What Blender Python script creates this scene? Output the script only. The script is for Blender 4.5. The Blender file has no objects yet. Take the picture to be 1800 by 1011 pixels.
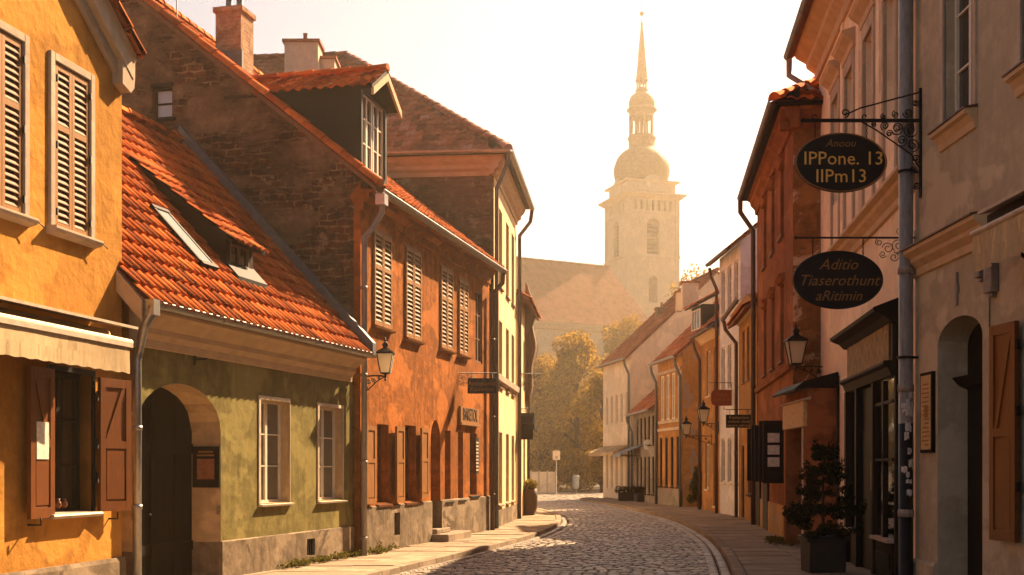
import bpy, math, random
from mathutils import Vector, Matrix
random.seed(7)
R = math.radians
# ------------------------------------------------------------------ camera, world, sun
F, HX, HY, CH = 2100.0, 900.0, 822.0, 1.7
SUN_AZ, SUN_EL = 36.0, 37.5          # azimuth clockwise from the viewing direction (+Y), elevation
scene = bpy.context.scene
camd = bpy.data.cameras.new('camera'); cam = bpy.data.objects.new('camera', camd)
scene.collection.objects.link(cam); scene.camera = cam
cam.location = (0, 0, CH); cam.rotation_euler = (R(90), 0, 0)
camd.sensor_width = 36; camd.lens = F / 1800 * 36
camd.shift_y = (HY - 505.5) / 1800
camd.clip_start = .1; camd.clip_end = 2000
world = bpy.data.worlds.new("World"); scene.world = world; world.use_nodes = True
wn = world.node_tree; wn.nodes.clear()
sky = wn.nodes.new('ShaderNodeTexSky'); sky.sky_type = 'NISHITA'; sky.sun_disc = False
sky.sun_elevation = R(SUN_EL); sky.sun_rotation = R(SUN_AZ)
sky.air_density = 1.0; sky.dust_density = 1.8; sky.ozone_density = .3
tint = wn.nodes.new('ShaderNodeMix'); tint.data_type = 'RGBA'; tint.blend_type = 'MULTIPLY'; tint.inputs[0].default_value = 1
tint.inputs[7].default_value = (.66, .60, .54, 1)
bg = wn.nodes.new('ShaderNodeBackground'); bg.inputs[1].default_value = .055
wo = wn.nodes.new('ShaderNodeOutputWorld')
wn.links.new(sky.outputs[0], tint.inputs[6]); wn.links.new(tint.outputs[2], bg.inputs[0]); wn.links.new(bg.outputs[0], wo.inputs[0])
sd = bpy.data.lights.new('sun', 'SUN'); sd.energy = 5.0; sd.angle = R(.55); sd.color = (1, .71, .42)
so = bpy.data.objects.new('sun', sd); scene.collection.objects.link(so)
sv = Vector((math.sin(R(SUN_AZ)) * math.cos(R(SUN_EL)), math.cos(R(SUN_AZ)) * math.cos(R(SUN_EL)), math.sin(R(SUN_EL))))
so.rotation_euler = sv.to_track_quat('Z', 'Y').to_euler(); so.location = (20, 30, 40)
scene.view_settings.view_transform = 'Standard'; scene.view_settings.look = 'None'
scene.view_settings.exposure = 2.12; scene.view_settings.gamma = 1
HAZE_DENSITY, HAZE_ANISO = .00100, .62
try:
    scene.cycles.volume_bounces = 1
    scene.cycles.max_bounces = 6
except Exception: pass

# ------------------------------------------------------------------ frames and mesh builder
class Fr:
    """wall frame: o origin on the ground, U along the wall, N outward, Z up"""
    def __init__(s, o, U, N):
        s.o = Vector((o[0], o[1], o[2] if len(o) > 2 else 0)); s.U = Vector((U[0], U[1], 0)).normalized(); s.N = Vector((N[0], N[1], 0)).normalized()
    def p(s, u, n, z): return s.o + s.U * u + s.N * n + Vector((0, 0, z))
    def u(s, px, n=0):
        b = s.o + s.N * n; k = (px - HX) / F
        return (k * b.y - b.x) / (s.U.x - k * s.U.y)
    def z(s, px, py, n=0):
        q = s.o + s.N * n + s.U * s.u(px, n)
        return CH + (HY - py) * q.y / F
    def zu(s, u, py, n=0):
        q = s.o + s.N * n + s.U * u
        return CH + (HY - py) * q.y / F
    def at(s, u, n=0, z=0): q = s.p(u, n, z); return Fr((q.x, q.y, q.z), s.U, s.N)
    def rot(s, u, n, a):      # frame hinged at (u,n), its U turned by a degrees from +U towards +N
        q = s.p(u, n, 0); c, t = math.cos(R(a)), math.sin(R(a))
        U2 = s.U * c + s.N * t; N2 = s.N * c - s.U * t
        return Fr((q.x, q.y, q.z), U2, N2)
def facade(P, Q, side):
    U = (Vector(Q) - Vector(P)).normalized()
    N = (-U.y, U.x) if side > 0 else (U.y, -U.x)
    return Fr(P, U, N)
FW = Fr((0, 0), (1, 0), (0, -1))       # world frame: u = x, n = -y

class MB:
    def __init__(s): s.v = []; s.f = []; s.m = []; s.uv = []; s.sm = []
    def cut(s):
        s.cuts = getattr(s, 'cuts', []) + [len(s.f)]; return s
    def face(s, pts, mat=0, uv=None, smooth=False):
        b = len(s.v); s.v += [Vector(p) for p in pts]; s.f.append(tuple(range(b, b + len(pts)))); s.m.append(mat); s.uv.append(uv); s.sm.append(smooth)
    def box(s, fr, u0, u1, n0, n1, z0, z1, mat=0):
        P = fr.p; a = [P(u0, n0, z0), P(u1, n0, z0), P(u1, n1, z0), P(u0, n1, z0), P(u0, n0, z1), P(u1, n0, z1), P(u1, n1, z1), P(u0, n1, z1)]
        b = len(s.v); s.v += a
        for q in ((0, 3, 2, 1), (4, 5, 6, 7), (0, 1, 5, 4), (1, 2, 6, 5), (2, 3, 7, 6), (3, 0, 4, 7)):
            s.f.append(tuple(b + i for i in q)); s.m.append(mat); s.uv.append(None); s.sm.append(False)
        return s
    def loop(s, rings, closed=True, caps=True, mat=0, smooth=False):
        """rings: list of equal length point lists"""
        b = len(s.v); k = len(rings[0])
        for r in rings: s.v += [Vector(p) for p in r]
        for i in range(len(rings) - 1):
            for j in range(k if closed else k - 1):
                j2 = (j + 1) % k
                s.f.append((b + i * k + j, b + i * k + j2, b + (i + 1) * k + j2, b + (i + 1) * k + j)); s.m.append(mat); s.uv.append(None); s.sm.append(smooth)
        if caps and closed:
            for base in (b, b + (len(rings) - 1) * k):
                s.f.append(tuple(base + j for j in range(k))); s.m.append(mat); s.uv.append(None); s.sm.append(False)
        return s
    def prism(s, fr, prof, u0, u1, mat=0):      # prof [(n,z)] extruded along u
        return s.loop([[fr.p(u0, n, z) for n, z in prof], [fr.p(u1, n, z) for n, z in prof]], mat=mat)
    def extr(s, fr, outl, n0, n1, mat=0):       # outline [(u,z)] extruded along n
        return s.loop([[fr.p(u, n0, z) for u, z in outl], [fr.p(u, n1, z) for u, z in outl]], mat=mat)
    def tube(s, pts, r, seg=8, mat=0, r1=None):
        pts = [Vector(p) for p in pts]; n = len(pts); rings = []
        d = (pts[1] - pts[0]).normalized(); a = Vector((0, 0, 1)) if abs(d.z) < .9 else Vector((1, 0, 0))
        x = d.cross(a).normalized()
        for i, p in enumerate(pts):
            if i == 0: t = pts[1] - pts[0]
            elif i == n - 1: t = pts[-1] - pts[-2]
            else: t = (pts[i + 1] - pts[i]).normalized() + (pts[i] - pts[i - 1]).normalized()
            if t.length < 1e-6: t = d
            t.normalize(); x = (x - t * x.dot(t)).normalized(); y = t.cross(x)
            rr = r if r1 is None else r + (r1 - r) * i / (n - 1)
            rings.append([p + (x * math.cos(q) + y * math.sin(q)) * rr for q in (2 * math.pi * j / seg for j in range(seg))])
        return s.loop(rings, mat=mat, smooth=True)
    def lathe(s, c, prof, seg=16, mat=0, rot=0, smooth=True, caps=True):
        c = Vector(c)
        return s.loop([[c + Vector((math.cos(rot + 2 * math.pi * j / seg) * max(r, .0005), math.sin(rot + 2 * math.pi * j / seg) * max(r, .0005), z)) for j in range(seg)] for r, z in prof], mat=mat, smooth=smooth, caps=caps)
    def scroll(s, fr, u, z, r0, turns=1.3, rod=.008, a0=0, sgn=1, n=0, grow=.25):
        pts = []
        K = int(14 * turns)
        for i in range(K + 1):
            t = i / K; a = a0 + sgn * t * turns * 2 * math.pi; rr = r0 * (1 - t * (1 - grow))
            pts.append(fr.p(u + rr * math.cos(a), n, z + rr * math.sin(a)))
        return s.tube(pts, rod, 5)
    def ridge(s, a, b, r=.11, step=.38, mat=0):   # row of lapped half round tiles
        a, b = Vector(a), Vector(b); d = b - a; L = d.length; d.normalize()
        side = d.cross(Vector((0, 0, 1)))
        if side.length < 1e-4: side = Vector((1, 0, 0))
        side.normalize(); up = side.cross(d).normalized(); k = max(1, int(L / step))
        st = L / k
        for i in range(k):
            p0 = a + d * (i * st) ; p1 = p0 + d * (st * 1.08)
            ra, rb = r * 1.12 * random.uniform(.95, 1.05), r * .92
            rings = []
            for p, rr in ((p0, ra), (p1, rb)):
                rings.append([p + side * rr * math.cos(q) + up * (rr * math.sin(q)) for q in (math.pi * j / 7 for j in range(8))])
            rings = [[p + up * -.0 for p in rings[0]], rings[1]]
            b0 = len(s.v)
            for rg in rings: s.v += rg
            w = (random.random() * 50 // 1 + .5, i + .5)
            for j in range(7):
                s.f.append((b0 + j, b0 + j + 1, b0 + 8 + j + 1, b0 + 8 + j)); s.m.append(mat); s.uv.append([w] * 4); s.sm.append(True)
            s.f.append(tuple(b0 + j for j in range(8))); s.m.append(mat); s.uv.append([w] * 8); s.sm.append(False)
        return s
    def tiles(s, O, U, V, W, L, tw=.21, th=.33, amp=.035, seg=5, clip=None, mat=0, lift=.03, jit=.008):
        O, U, V = Vector(O), Vector(U).normalized(), Vector(V).normalized(); Nn = U.cross(V).normalized()
        if Nn.z < 0: Nn = -Nn
        nu, nv = max(1, round(W / tw)), max(1, round(L / th)); tw, th = W / nu, L / nv
        for j in range(nv):
            for i in range(nu):
                uc, vc = (i + .5) * tw, (j + .5) * th
                if clip and not clip(uc, vc): continue
                j0, j1, ju = random.uniform(0, jit), random.uniform(0, jit), random.uniform(-jit, jit)
                lo, hi = [], []
                for q in range(seg + 1):
                    t = q / seg; h = amp * (math.sin(t * 2 * math.pi) * .75 + .55)
                    uu = i * tw + t * tw * 1.02
                    lo.append(O + U * (uu + ju) + V * (j * th - th * .08) + Nn * (h + lift + j0))
                    hi.append(O + U * (uu) + V * (j * th + th * 1.0) + Nn * (h * .85 + j1 * .5))
                lip = [p - Nn * lift * .95 for p in lo]
                b0 = len(s.v); s.v += lip + lo + hi; k = seg + 1
                w = (i + .5 + random.randint(0, 3) * 200, j + .5)
                for ro in (0, 1):
                    for q in range(seg):
                        s.f.append((b0 + ro * k + q, b0 + ro * k + q + 1, b0 + (ro + 1) * k + q + 1, b0 + (ro + 1) * k + q)); s.m.append(mat); s.uv.append([w] * 4); s.sm.append(ro == 1)
        return s
    def wall(s, fr, u0, u1, z0, z1, ops=(), mat=0, rmat=None, n=0):
        """wall sheet with openings (ou0, ou1, oz0, oz1, depth, arch rise)"""
        rmat = mat if rmat is None else rmat
        us = sorted({u0, u1} | {min(max(o[i], u0), u1) for o in ops for i in (0, 1)}); zs = sorted({z0, z1} | {min(max(o[i], z0), z1) for o in ops for i in (2, 3)})
        for i in range(len(us) - 1):
            for j in range(len(zs) - 1):
                a, b, c, d = us[i], us[i + 1], zs[j], zs[j + 1]
                if b - a < 1e-5 or d - c < 1e-5: continue
                um, zm = (a + b) / 2, (c + d) / 2
                if any(o[0] < um < o[1] and o[2] < zm < o[3] for o in ops): continue
                s.face([fr.p(a, n, c), fr.p(b, n, c), fr.p(b, n, d), fr.p(a, n, d)], mat)
        for o in ops:
            a, b, c, d, dep = o[:5]; rise = o[5] if len(o) > 5 else 0; P = fr.p
            if rise:
                K = 14; zs_ = d - rise; m, h = (a + b) / 2, (b - a) / 2
                arc = [(m - h * math.cos(math.pi * k / K), zs_ + rise * math.sin(math.pi * k / K)) for k in range(K + 1)]
                L_ = arc[:K // 2 + 1]; R_ = arc[K // 2:]
                for k in range(len(L_) - 1): s.face([P(a, n, d), P(L_[k][0], n, L_[k][1]), P(L_[k + 1][0], n, L_[k + 1][1])], mat)
                for k in range(len(R_) - 1): s.face([P(b, n, d), P(R_[k][0], n, R_[k][1]), P(R_[k + 1][0], n, R_[k + 1][1])], mat)
                for k in range(K): s.face([P(arc[k][0], n, arc[k][1]), P(arc[k + 1][0], n, arc[k + 1][1]), P(arc[k + 1][0], n - dep, arc[k + 1][1]), P(arc[k][0], n - dep, arc[k][1])], rmat, smooth=True)
                top = zs_
            else:
                top = min(d, z1)
                if d < z1 - 1e-4: s.face([P(a, n, d), P(b, n, d), P(b, n - dep, d), P(a, n - dep, d)], rmat)
            s.face([P(a, n, c), P(a, n, top), P(a, n - dep, top), P(a, n - dep, c)], rmat)
            s.face([P(b, n, c), P(b, n, top), P(b, n - dep, top), P(b, n - dep, c)], rmat)
            if c > z0 + 1e-3: s.face([P(a, n, c), P(b, n, c), P(b, n - dep, c), P(a, n - dep, c)], rmat)
        return s
    def build(s, name, mats, parent=None, bevel=0, origin=None):
        cu = [c for c in getattr(s, 'cuts', []) if 0 < c < len(s.f)]
        if cu:
            cu = [0] + cu + [len(s.f)]; last = None
            for a, c in zip(cu, cu[1:]):
                if c <= a: continue
                m_ = MB(); ids = sorted({i for f_ in s.f[a:c] for i in f_}); mp = {i: k for k, i in enumerate(ids)}
                m_.v = [s.v[i] for i in ids]; m_.f = [tuple(mp[i] for i in f_) for f_ in s.f[a:c]]; m_.m = s.m[a:c]; m_.uv = s.uv[a:c]; m_.sm = s.sm[a:c]
                last = m_.build(name, mats, parent, bevel, origin)
            return last
        if not isinstance(mats, (list, tuple)): mats = [mats]
        me = bpy.data.meshes.new(name); org = Vector((0, 0, 0))
        if parent is not None: org = parent.get('_w') and Vector(parent['_w']) or Vector((0, 0, 0))
        elif origin is not None: org = Vector(origin)
        me.from_pydata([tuple(v - org) for v in s.v], [], s.f)
        for m in mats: me.materials.append(m)
        uvl = me.uv_layers.new(name='UVMap').data; Z = Vector((0, 0, 1))
        for i, poly in enumerate(me.polygons):
            poly.material_index = min(s.m[i], len(mats) - 1); poly.use_smooth = s.sm[i]
            uv = s.uv[i]
            if uv is None:
                nn = poly.normal
                if abs(nn.z) > .75:
                    for k, li in enumerate(poly.loop_indices): q = s.v[s.f[i][k]]; uvl[li].uv = (q.x, q.y)
                else:
                    t = Z.cross(nn).normalized()
                    if abs(t.x) > abs(t.y):
                        if t.x < 0: t = -t
                    elif t.y < 0: t = -t
                    zz = max(.3, math.sqrt(1 - nn.z ** 2))
                    for k, li in enumerate(poly.loop_indices): q = s.v[s.f[i][k]]; uvl[li].uv = (q.dot(t), q.z / zz)
            else:
                for k, li in enumerate(poly.loop_indices): uvl[li].uv = uv[k]
        o = bpy.data.objects.new(name, me); scene.collection.objects.link(o)
        if parent is not None: o.parent = parent; o['_w'] = tuple(org)
        else: o.location = org; o['_w'] = tuple(org)
        if bevel:
            b = o.modifiers.new('bevel', 'BEVEL'); b.width = bevel; b.segments = 1; b.limit_method = 'ANGLE'; b.angle_limit = R(50)
        return o
def tag(o, label, cat=None, group=None, kind=None):
    if label: o['label'] = label
    if cat: o['category'] = cat
    if group: o['group'] = group
    if kind: o['kind'] = kind
    return o
def thing(name, loc, label, cat, group=None):
    o = bpy.data.objects.new(name, None); scene.collection.objects.link(o); o.empty_display_size = .3
    o.location = loc; o['_w'] = tuple(Vector(loc)); return tag(o, label, cat, group)
def struct(o): o['kind'] = 'structure'; return o
def letters(body, size, fr, u, z, n, mat, parent, flip=False, ext=.006, name='lettering', sx=1.0, shear=0.0, align='CENTER'):
    """writing set on the wall frame: reading along +U (or -U when flip)"""
    c = bpy.data.curves.new('txt', 'FONT'); c.body = body; c.size = size; c.extrude = ext; c.align_x = align; c.align_y = 'CENTER'; c.resolution_u = 2; c.shear = shear
    t = bpy.data.objects.new('txt', c); scene.collection.objects.link(t)
    dg = bpy.context.evaluated_depsgraph_get(); dg.update(); me = bpy.data.meshes.new_from_object(t.evaluated_get(dg))
    bpy.data.objects.remove(t); bpy.data.curves.remove(c)
    X = fr.U * (-1 if flip else 1); org = Vector(parent['_w'])
    for v in me.vertices:
        x, y, zz = v.co; w = fr.p(u, n + zz, z + y) + X * x * sx; v.co = w - org
    me.materials.clear(); me.materials.append(mat)
    o = bpy.data.objects.new(name, me); scene.collection.objects.link(o); o.parent = parent; o['_w'] = tuple(org)
    return o

# ------------------------------------------------------------------ materials
class NT:
    def __init__(s, name):
        s.m = bpy.data.materials.new(name); s.m.use_nodes = True; s.t = s.m.node_tree; s.b = s.t.nodes['Principled BSDF']; s.uvn = None
    def n(s, ty, **k):
        x = s.t.nodes.new(ty)
        for a, b in k.items():
            if a.startswith('i_'): x.inputs[int(a[2:]) if a[2:].isdigit() else a[2:]].default_value = b
            else: setattr(x, a, b)
        return x
    def l(s, a, b): s.t.links.new(a, b)
    def uv(s, sc=(1, 1, 1), loc=(0, 0, 0)):
        if s.uvn is None: s.uvn = s.n('ShaderNodeUVMap')
        mp = s.n('ShaderNodeMapping'); mp.inputs['Scale'].default_value = sc; mp.inputs['Location'].default_value = loc; s.l(s.uvn.outputs[0], mp.inputs[0]); return mp.outputs[0]
    def obj(s):
        return s.n('ShaderNodeTexCoord').outputs['Object']
    def noise(s, co, scale, detail=6, rough=.6, dist=0):
        x = s.n('ShaderNodeTexNoise'); x.inputs['Scale'].default_value = scale; x.inputs['Detail'].default_value = detail; x.inputs['Roughness'].default_value = rough; x.inputs['Distortion'].default_value = dist
        s.l(co, x.inputs[0]); return x.outputs[0]
    def ramp(s, f, a, b, ca=(0, 0, 0, 1), cb=(1, 1, 1, 1)):
        x = s.n('ShaderNodeValToRGB'); x.color_ramp.elements[0].position = a; x.color_ramp.elements[1].position = b
        x.color_ramp.elements[0].color = ca; x.color_ramp.elements[1].color = cb; s.l(f, x.inputs[0]); return x.outputs[0]
    def mix(s, f, a, b, mode='MIX'):
        x = s.n('ShaderNodeMix'); x.data_type = 'RGBA'; x.blend_type = mode
        for v, i in ((f, 0), (a, 6), (b, 7)):
            if isinstance(v, (int, float)): x.inputs[i].default_value = v
            elif isinstance(v, tuple): x.inputs[i].default_value = v if len(v) == 4 else v + (1,)
            else: s.l(v, x.inputs[i])
        return x.outputs[2]
    def math(s, op, a, b=None):
        x = s.n('ShaderNodeMath'); x.operation = op
        for v, i in ((a, 0), (b, 1)):
            if v is None: continue
            if isinstance(v, (int, float)): x.inputs[i].default_value = v
            else: s.l(v, x.inputs[i])
        return x.outputs[0]
    def bump(s, h, st=.3, d=.01, prev=None):
        x = s.n('ShaderNodeBump'); x.inputs['Strength'].default_value = st; x.inputs['Distance'].default_value = d; s.l(h, x.inputs['Height'])
        if prev is not None: s.l(prev, x.inputs['Normal'])
        return x.outputs[0]
    def done(s, col=None, rough=.85, nrm=None, metal=0, spec=.3):
        if col is not None:
            if isinstance(col, tuple): s.b.inputs['Base Color'].default_value = col + (1,)
            else: s.l(col, s.b.inputs['Base Color'])
        if isinstance(rough, (int, float)): s.b.inputs['Roughness'].default_value = rough
        else: s.l(rough, s.b.inputs['Roughness'])
        s.b.inputs['Metallic'].default_value = metal; s.b.inputs['Specular IOR Level'].default_value = spec
        if nrm is not None: s.l(nrm, s.b.inputs['Normal'])
        return s.m
def mul(c, k): return tuple(min(1, x * k) for x in c)
def stucco(name, col, dark=.55, light=1.25, wear=None, bs=.5, streak=.5, seed=0, wt=.60, patch=.4):
    t = NT(name); c = t.uv(loc=(seed * 3.7, seed * 1.3, 0))
    n1 = t.noise(c, 1.1, 9, .65, .4); n2 = t.noise(c, 4.5, 8, .7, .2); st = t.noise(t.uv((3.4, .6, 1), (seed, 0, 0)), 1.6, 8, .68, .5)
    a = t.mix(t.ramp(n1, .35, .7), mul(col, dark * .5 + .5), mul(col, light))
    a = t.mix(t.ramp(n2, .30, .75), mul(col, dark), a)
    a = t.mix(t.math('MULTIPLY', t.ramp(st, .46, .70), streak), a, mul(col, dark * .8))
    pt = t.noise(t.uv((.8, 1, 1), (seed * 2.1 + 5, 1, 0)), .8, 5, .55, .2); a = t.mix(t.math('MULTIPLY', t.ramp(pt, .54, .57), patch), a, mul(col, light * 1.08)); pt2 = t.noise(c, 1.7, 6, .7, .3); a = t.mix(t.math('MULTIPLY', t.ramp(pt2, .58, .72), patch * 1.5), a, mul(col, dark * .9))
    if wear:
        w = t.noise(c, .9, 10, .72, .6); a = t.mix(t.ramp(w, wt, wt + .03), a, wear)
    f = t.noise(c, 55, 4, .7); g = t.noise(c, 7, 6, .6)
    b1 = t.bump(g, bs, .03); b2 = t.bump(f, bs * .6, .006, b1)
    return t.done(a, .95, b2, spec=.04)
def plain(name, col, rough=.6, metal=0, var=.25, bs=.15, sc=8, spec=.15):
    t = NT(name); c = t.uv(); n1 = t.noise(c, sc, 7, .65); a = t.mix(t.ramp(n1, .3, .75), mul(col, 1 - var), mul(col, 1 + var))
    return t.done(a, rough, t.bump(t.noise(c, sc * 5, 4, .6), bs, .004), metal, spec)
def woodm(name, col, rough=.5, dark=.45, sc=1.0):
    t = NT(name); c = t.uv((22 * sc, 1.6, 1)); n1 = t.noise(c, 1.5, 7, .65, .5); n2 = t.noise(t.uv(), 3, 5, .6)
    a = t.mix(t.ramp(n1, .3, .72), mul(col, dark), mul(col, 1.25)); a = t.mix(t.ramp(n2, .35, .8), mul(col, .6), a)
    return t.done(a, max(rough, .6), t.bump(n1, .35, .005), spec=.12)
def tilem(name, c1, c2, dark, moss=(.1, .075, .045)):
    t = NT(name); fl = t.n('ShaderNodeUVMap'); wn_ = t.n('ShaderNodeTexWhiteNoise', noise_dimensions='2D'); t.l(fl.outputs[0], wn_.inputs[0])
    r = t.n('ShaderNodeValToRGB'); cr = r.color_ramp; cr.elements[0].position = 0; cr.elements[0].color = dark + (1,); cr.elements[1].position = .25; cr.elements[1].color = c1 + (1,)
    e = cr.elements.new(.7); e.color = c2 + (1,); e = cr.elements.new(.9); e.color = mul(c2, 1.1) + (1,); e = cr.elements.new(1); e.color = (min(1, c2[0] * 1.25), c2[1] * 1.7, c2[2] * 2.6, 1); t.l(wn_.outputs[0], r.inputs[0])
    o = t.obj(); n1 = t.noise(o, 1.3, 8, .7); n2 = t.noise(o, 18, 5, .7)
    a = t.mix(t.ramp(n1, .45, .68), r.outputs[0], mul(c1, .5)); a = t.mix(t.ramp(n2, .56, .68), a, moss)
    return t.done(a, .95, t.bump(n2, .4, .008), spec=.06)
def brickm(name, plaster, b1, b2, mortar, cover=.5, psz=1.0, mdark=.22, rh=.085, bw=.27, dist=.09):
    """rubble and brick laid bare under failing plaster"""
    t = NT(name); c = t.uv(); wob = t.noise(c, 3, 4, .6)
    cc = t.n('ShaderNodeVectorMath', operation='ADD'); sc_ = t.n('ShaderNodeVectorMath', operation='SCALE'); sc_.inputs[3].default_value = dist
    nn = t.n('ShaderNodeTexNoise'); nn.inputs['Scale'].default_value = 2.6; nn.inputs['Detail'].default_value = 4; t.l(c, nn.inputs[0]); t.l(nn.outputs[1], sc_.inputs[0]); t.l(c, cc.inputs[0]); t.l(sc_.outputs[0], cc.inputs[1])
    br = t.n('ShaderNodeTexBrick'); t.l(cc.outputs[0], br.inputs[0]); br.inputs['Scale'].default_value = 1; br.inputs['Brick Width'].default_value = bw; br.inputs['Row Height'].default_value = rh; br.inputs['Mortar Size'].default_value = rh * .15; br.inputs['Mortar Smooth'].default_value = .4
    br.inputs['Color1'].default_value = b1 + (1,); br.inputs['Color2'].default_value = b2 + (1,); br.inputs['Mortar'].default_value = mortar + (1,); br.offset = .5; br.inputs['Bias'].default_value = -.1
    pn = t.noise(c, 3.2, 9, .75, .5)
    bc = t.mix(t.ramp(pn, .38, .58), mul(b2, .45), br.outputs[0]); bc = t.mix(t.ramp(t.noise(c, 2.1, 8, .7), .56, .62), bc, mul(plaster, 1.35))
    p1 = t.noise(c, 1.3, 9, .7, .3); p2 = t.noise(c, 5, 8, .7)
    pc = t.mix(t.ramp(p1, .40, .60), mul(plaster, mdark), mul(plaster, 1.25)); pc = t.mix(t.ramp(p2, .25, .7), mul(plaster, .5), pc)
    mk = t.noise(t.uv((.55 / psz, 1.0 / psz, 1), (2.3, .7, 0)), 1.0, 12, .72, .5)
    msk = t.ramp(mk, cover - .02, cover + .03)
    col = t.mix(msk, pc, bc)
    h = t.math('ADD', t.math('MULTIPLY', t.math('SUBTRACT', 1, msk), 1.0), t.math('MULTIPLY', br.outputs[1], -.5))
    b = t.bump(h, .8, .035); b = t.bump(t.noise(c, 30, 6, .7), .5, .012, b)
    return t.done(col, .95, b, spec=.04)
M = {}
M['yellow'] = stucco('yellow_ochre_plaster', (.50, .228, .046), .6, 1.15, bs=.6, streak=.55)
M['green'] = stucco('green_plaster', (.25, .20, .070), .45, 1.25, bs=.35, seed=2, streak=.8)
M['orange'] = stucco('burnt_orange_plaster', (.42, .135, .028), .36, 1.35, bs=.7, seed=3, streak=.7)
M['cream'] = stucco('cream_yellow_plaster', (.80, .58, .33), .8, 1.08, seed=4)
M['plinth'] = stucco('grey_plinth_plaster', (.31, .23, .155), .35, 1.2, wear=(.11, .08, .055), wt=.54, seed=5, streak=.8)
M['offwhite'] = stucco('off_white_plaster', (.62, .50, .38), .75, 1.1, seed=6)
M['greybeige'] = stucco('grey_beige_plaster', (.48, .39, .275), .68, 1.15, wear=None, seed=7, streak=.4)
M['creamr'] = stucco('warm_cream_plaster', (.86, .66, .46), .8, 1.1, seed=8, streak=.4)
M['rust'] = stucco('rust_red_plaster', (.30, .11, .042), .5, 1.3, seed=9)
M['peel'] = stucco('peeling_ochre_plaster', (.34, .15, .05), .45, 1.2, wear=(.50, .33, .20), seed=10, wt=.51)
M['white'] = stucco('pinkish_white_plaster', (.70, .64, .64), .75, 1.1, seed=11)
M['greywall'] = stucco('grey_brown_plaster', (.30, .25, .20), .6, 1.2, seed=12)
M['ochre'] = stucco('ochre_plaster', (.42, .21, .075), .6, 1.2, seed=13)
M['ochrepeel'] = stucco('ochre_plaster_with_peeled_patches', (.50, .27, .10), .55, 1.15, wear=(.28, .24, .21), seed=14, wt=.54)
M['palecream'] = stucco('pale_cream_plaster', (.74, .60, .44), .8, 1.1, seed=15)
M['domegreen'] = plain('weathered_copper_dome', (.16, .115, .075), .7, var=.4, sc=2)
M['stone'] = stucco('pale_church_stone', (.64, .51, .37), .7, 1.15, seed=16, bs=.3, patch=.12)
M['reveal'] = stucco('cream_reveal_plaster', (.58, .40, .22), .6, 1.1, wear=(.22, .16, .1), seed=17)
M['surround'] = stucco('pale_window_surround', (.50, .39, .29), .7, 1.1, seed=18, bs=.3)
M['gable'] = brickm('decayed_plaster_over_rubble_brick', (.21, .135, .075), (.17, .065, .026), (.035, .02, .010), (.27, .18, .10), .50, rh=.13, bw=.34, dist=.16)
M['brickside'] = brickm('old_brick_wall', (.17, .11, .07), (.12, .05, .026), (.20, .10, .055), (.16, .115, .08), .42, .7, rh=.12, bw=.30)
M['brickch'] = brickm('chimney_brick', (.3, .2, .13), (.34, .17, .09), (.42, .25, .15), (.40, .32, .24), .20)
M['tile'] = tilem('orange_clay_tiles', (.42, .085, .016), (.60, .15, .028), (.16, .035, .012))
M['tiledark'] = tilem('weathered_brown_tiles', (.26, .105, .06), (.33, .14, .08), (.10, .05, .035))
M['tileold'] = tilem('old_red_tiles', (.34, .11, .05), (.42, .15, .06), (.15, .06, .035))
M['lead'] = plain('lead_flashing', (.13, .14, .15), .6, .3)
M['zinc'] = plain('zinc_gutter', (.34, .33, .32), .38, .85, var=.3, sc=5)
M['copper'] = plain('brown_painted_downpipe', (.10, .06, .045), .45, .2)
M['pipe'] = plain('weathered_grey_downpipe', (.27, .23, .20), .55, .25, var=.4, sc=3)
M['iron'] = plain('black_wrought_iron', (.018, .015, .013), .5, .4)
M['darkwood'] = woodm('dark_stained_wood', (.008, .005, .003), .6)
M['blackwood'] = woodm('black_painted_wood', (.012, .009, .007), .6)
M['rail'] = woodm('reddish_brown_wood', (.19, .055, .008), .35, .3); M['rail'].node_tree.nodes['Principled BSDF'].inputs['Roughness'].default_value = .38; M['rail'].node_tree.nodes['Principled BSDF'].inputs['Specular IOR Level'].default_value = .4
M['shut'] = woodm('weathered_louvre_wood', (.34, .14, .035), .6, .5)
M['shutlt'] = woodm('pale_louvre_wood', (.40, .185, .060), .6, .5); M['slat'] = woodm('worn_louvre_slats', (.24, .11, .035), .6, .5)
M['shutgrey'] = woodm('faded_brown_wood', (.26, .14, .075), .6)
M['frame'] = plain('old_white_window_paint', (.62, .54, .43), .5, var=.12)
M['trim'] = plain('beige_cornice_paint', (.50, .34, .20), .8, var=.18, sc=3)
M['awning'] = stucco('cream_awning_cloth', (.54, .39, .225), .6, 1.15, seed=20, streak=.7, bs=.2)
M['awnblue'] = plain('blue_grey_awning_cloth', (.25, .28, .30), .8)
M['metal'] = plain('pale_painted_metal', (.46, .36, .27), .5, .2)
M['paper'] = plain('faded_paper', (.62, .54, .44), .8, sc=14, var=.3)
M['parch'] = plain('tan_notice_paper', (.50, .32, .15), .7, sc=12, var=.3)
M['brownsheet'] = plain('brown_printed_notice', (.26, .10, .05), .7, sc=10, var=.4)
M['signblk'] = plain('black_sign_enamel', (.012, .010, .009), .35)
M['gold'] = plain('gold_lettering', (.78, .42, .10), .4, .4, var=.1)
M['golddim'] = plain('faded_gold_lettering', (.26, .12, .035), .6, .1, var=.3, sc=30)
M['signred'] = woodm('red_brown_sign_board', (.34, .08, .03), .5)
M['signwhite'] = plain('white_sign_enamel', (.62, .62, .60), .5)
M['signgold'] = plain('tarnished_gold_board', (.22, .115, .03), .6, .0, var=.7, sc=6)
M['ink'] = plain('dark_ink', (.03, .025, .02), .8)
M['slab'] = stucco('worn_paving_slabs', (.36, .27, .19), .6, 1.2, seed=21, bs=.4, streak=0)
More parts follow.
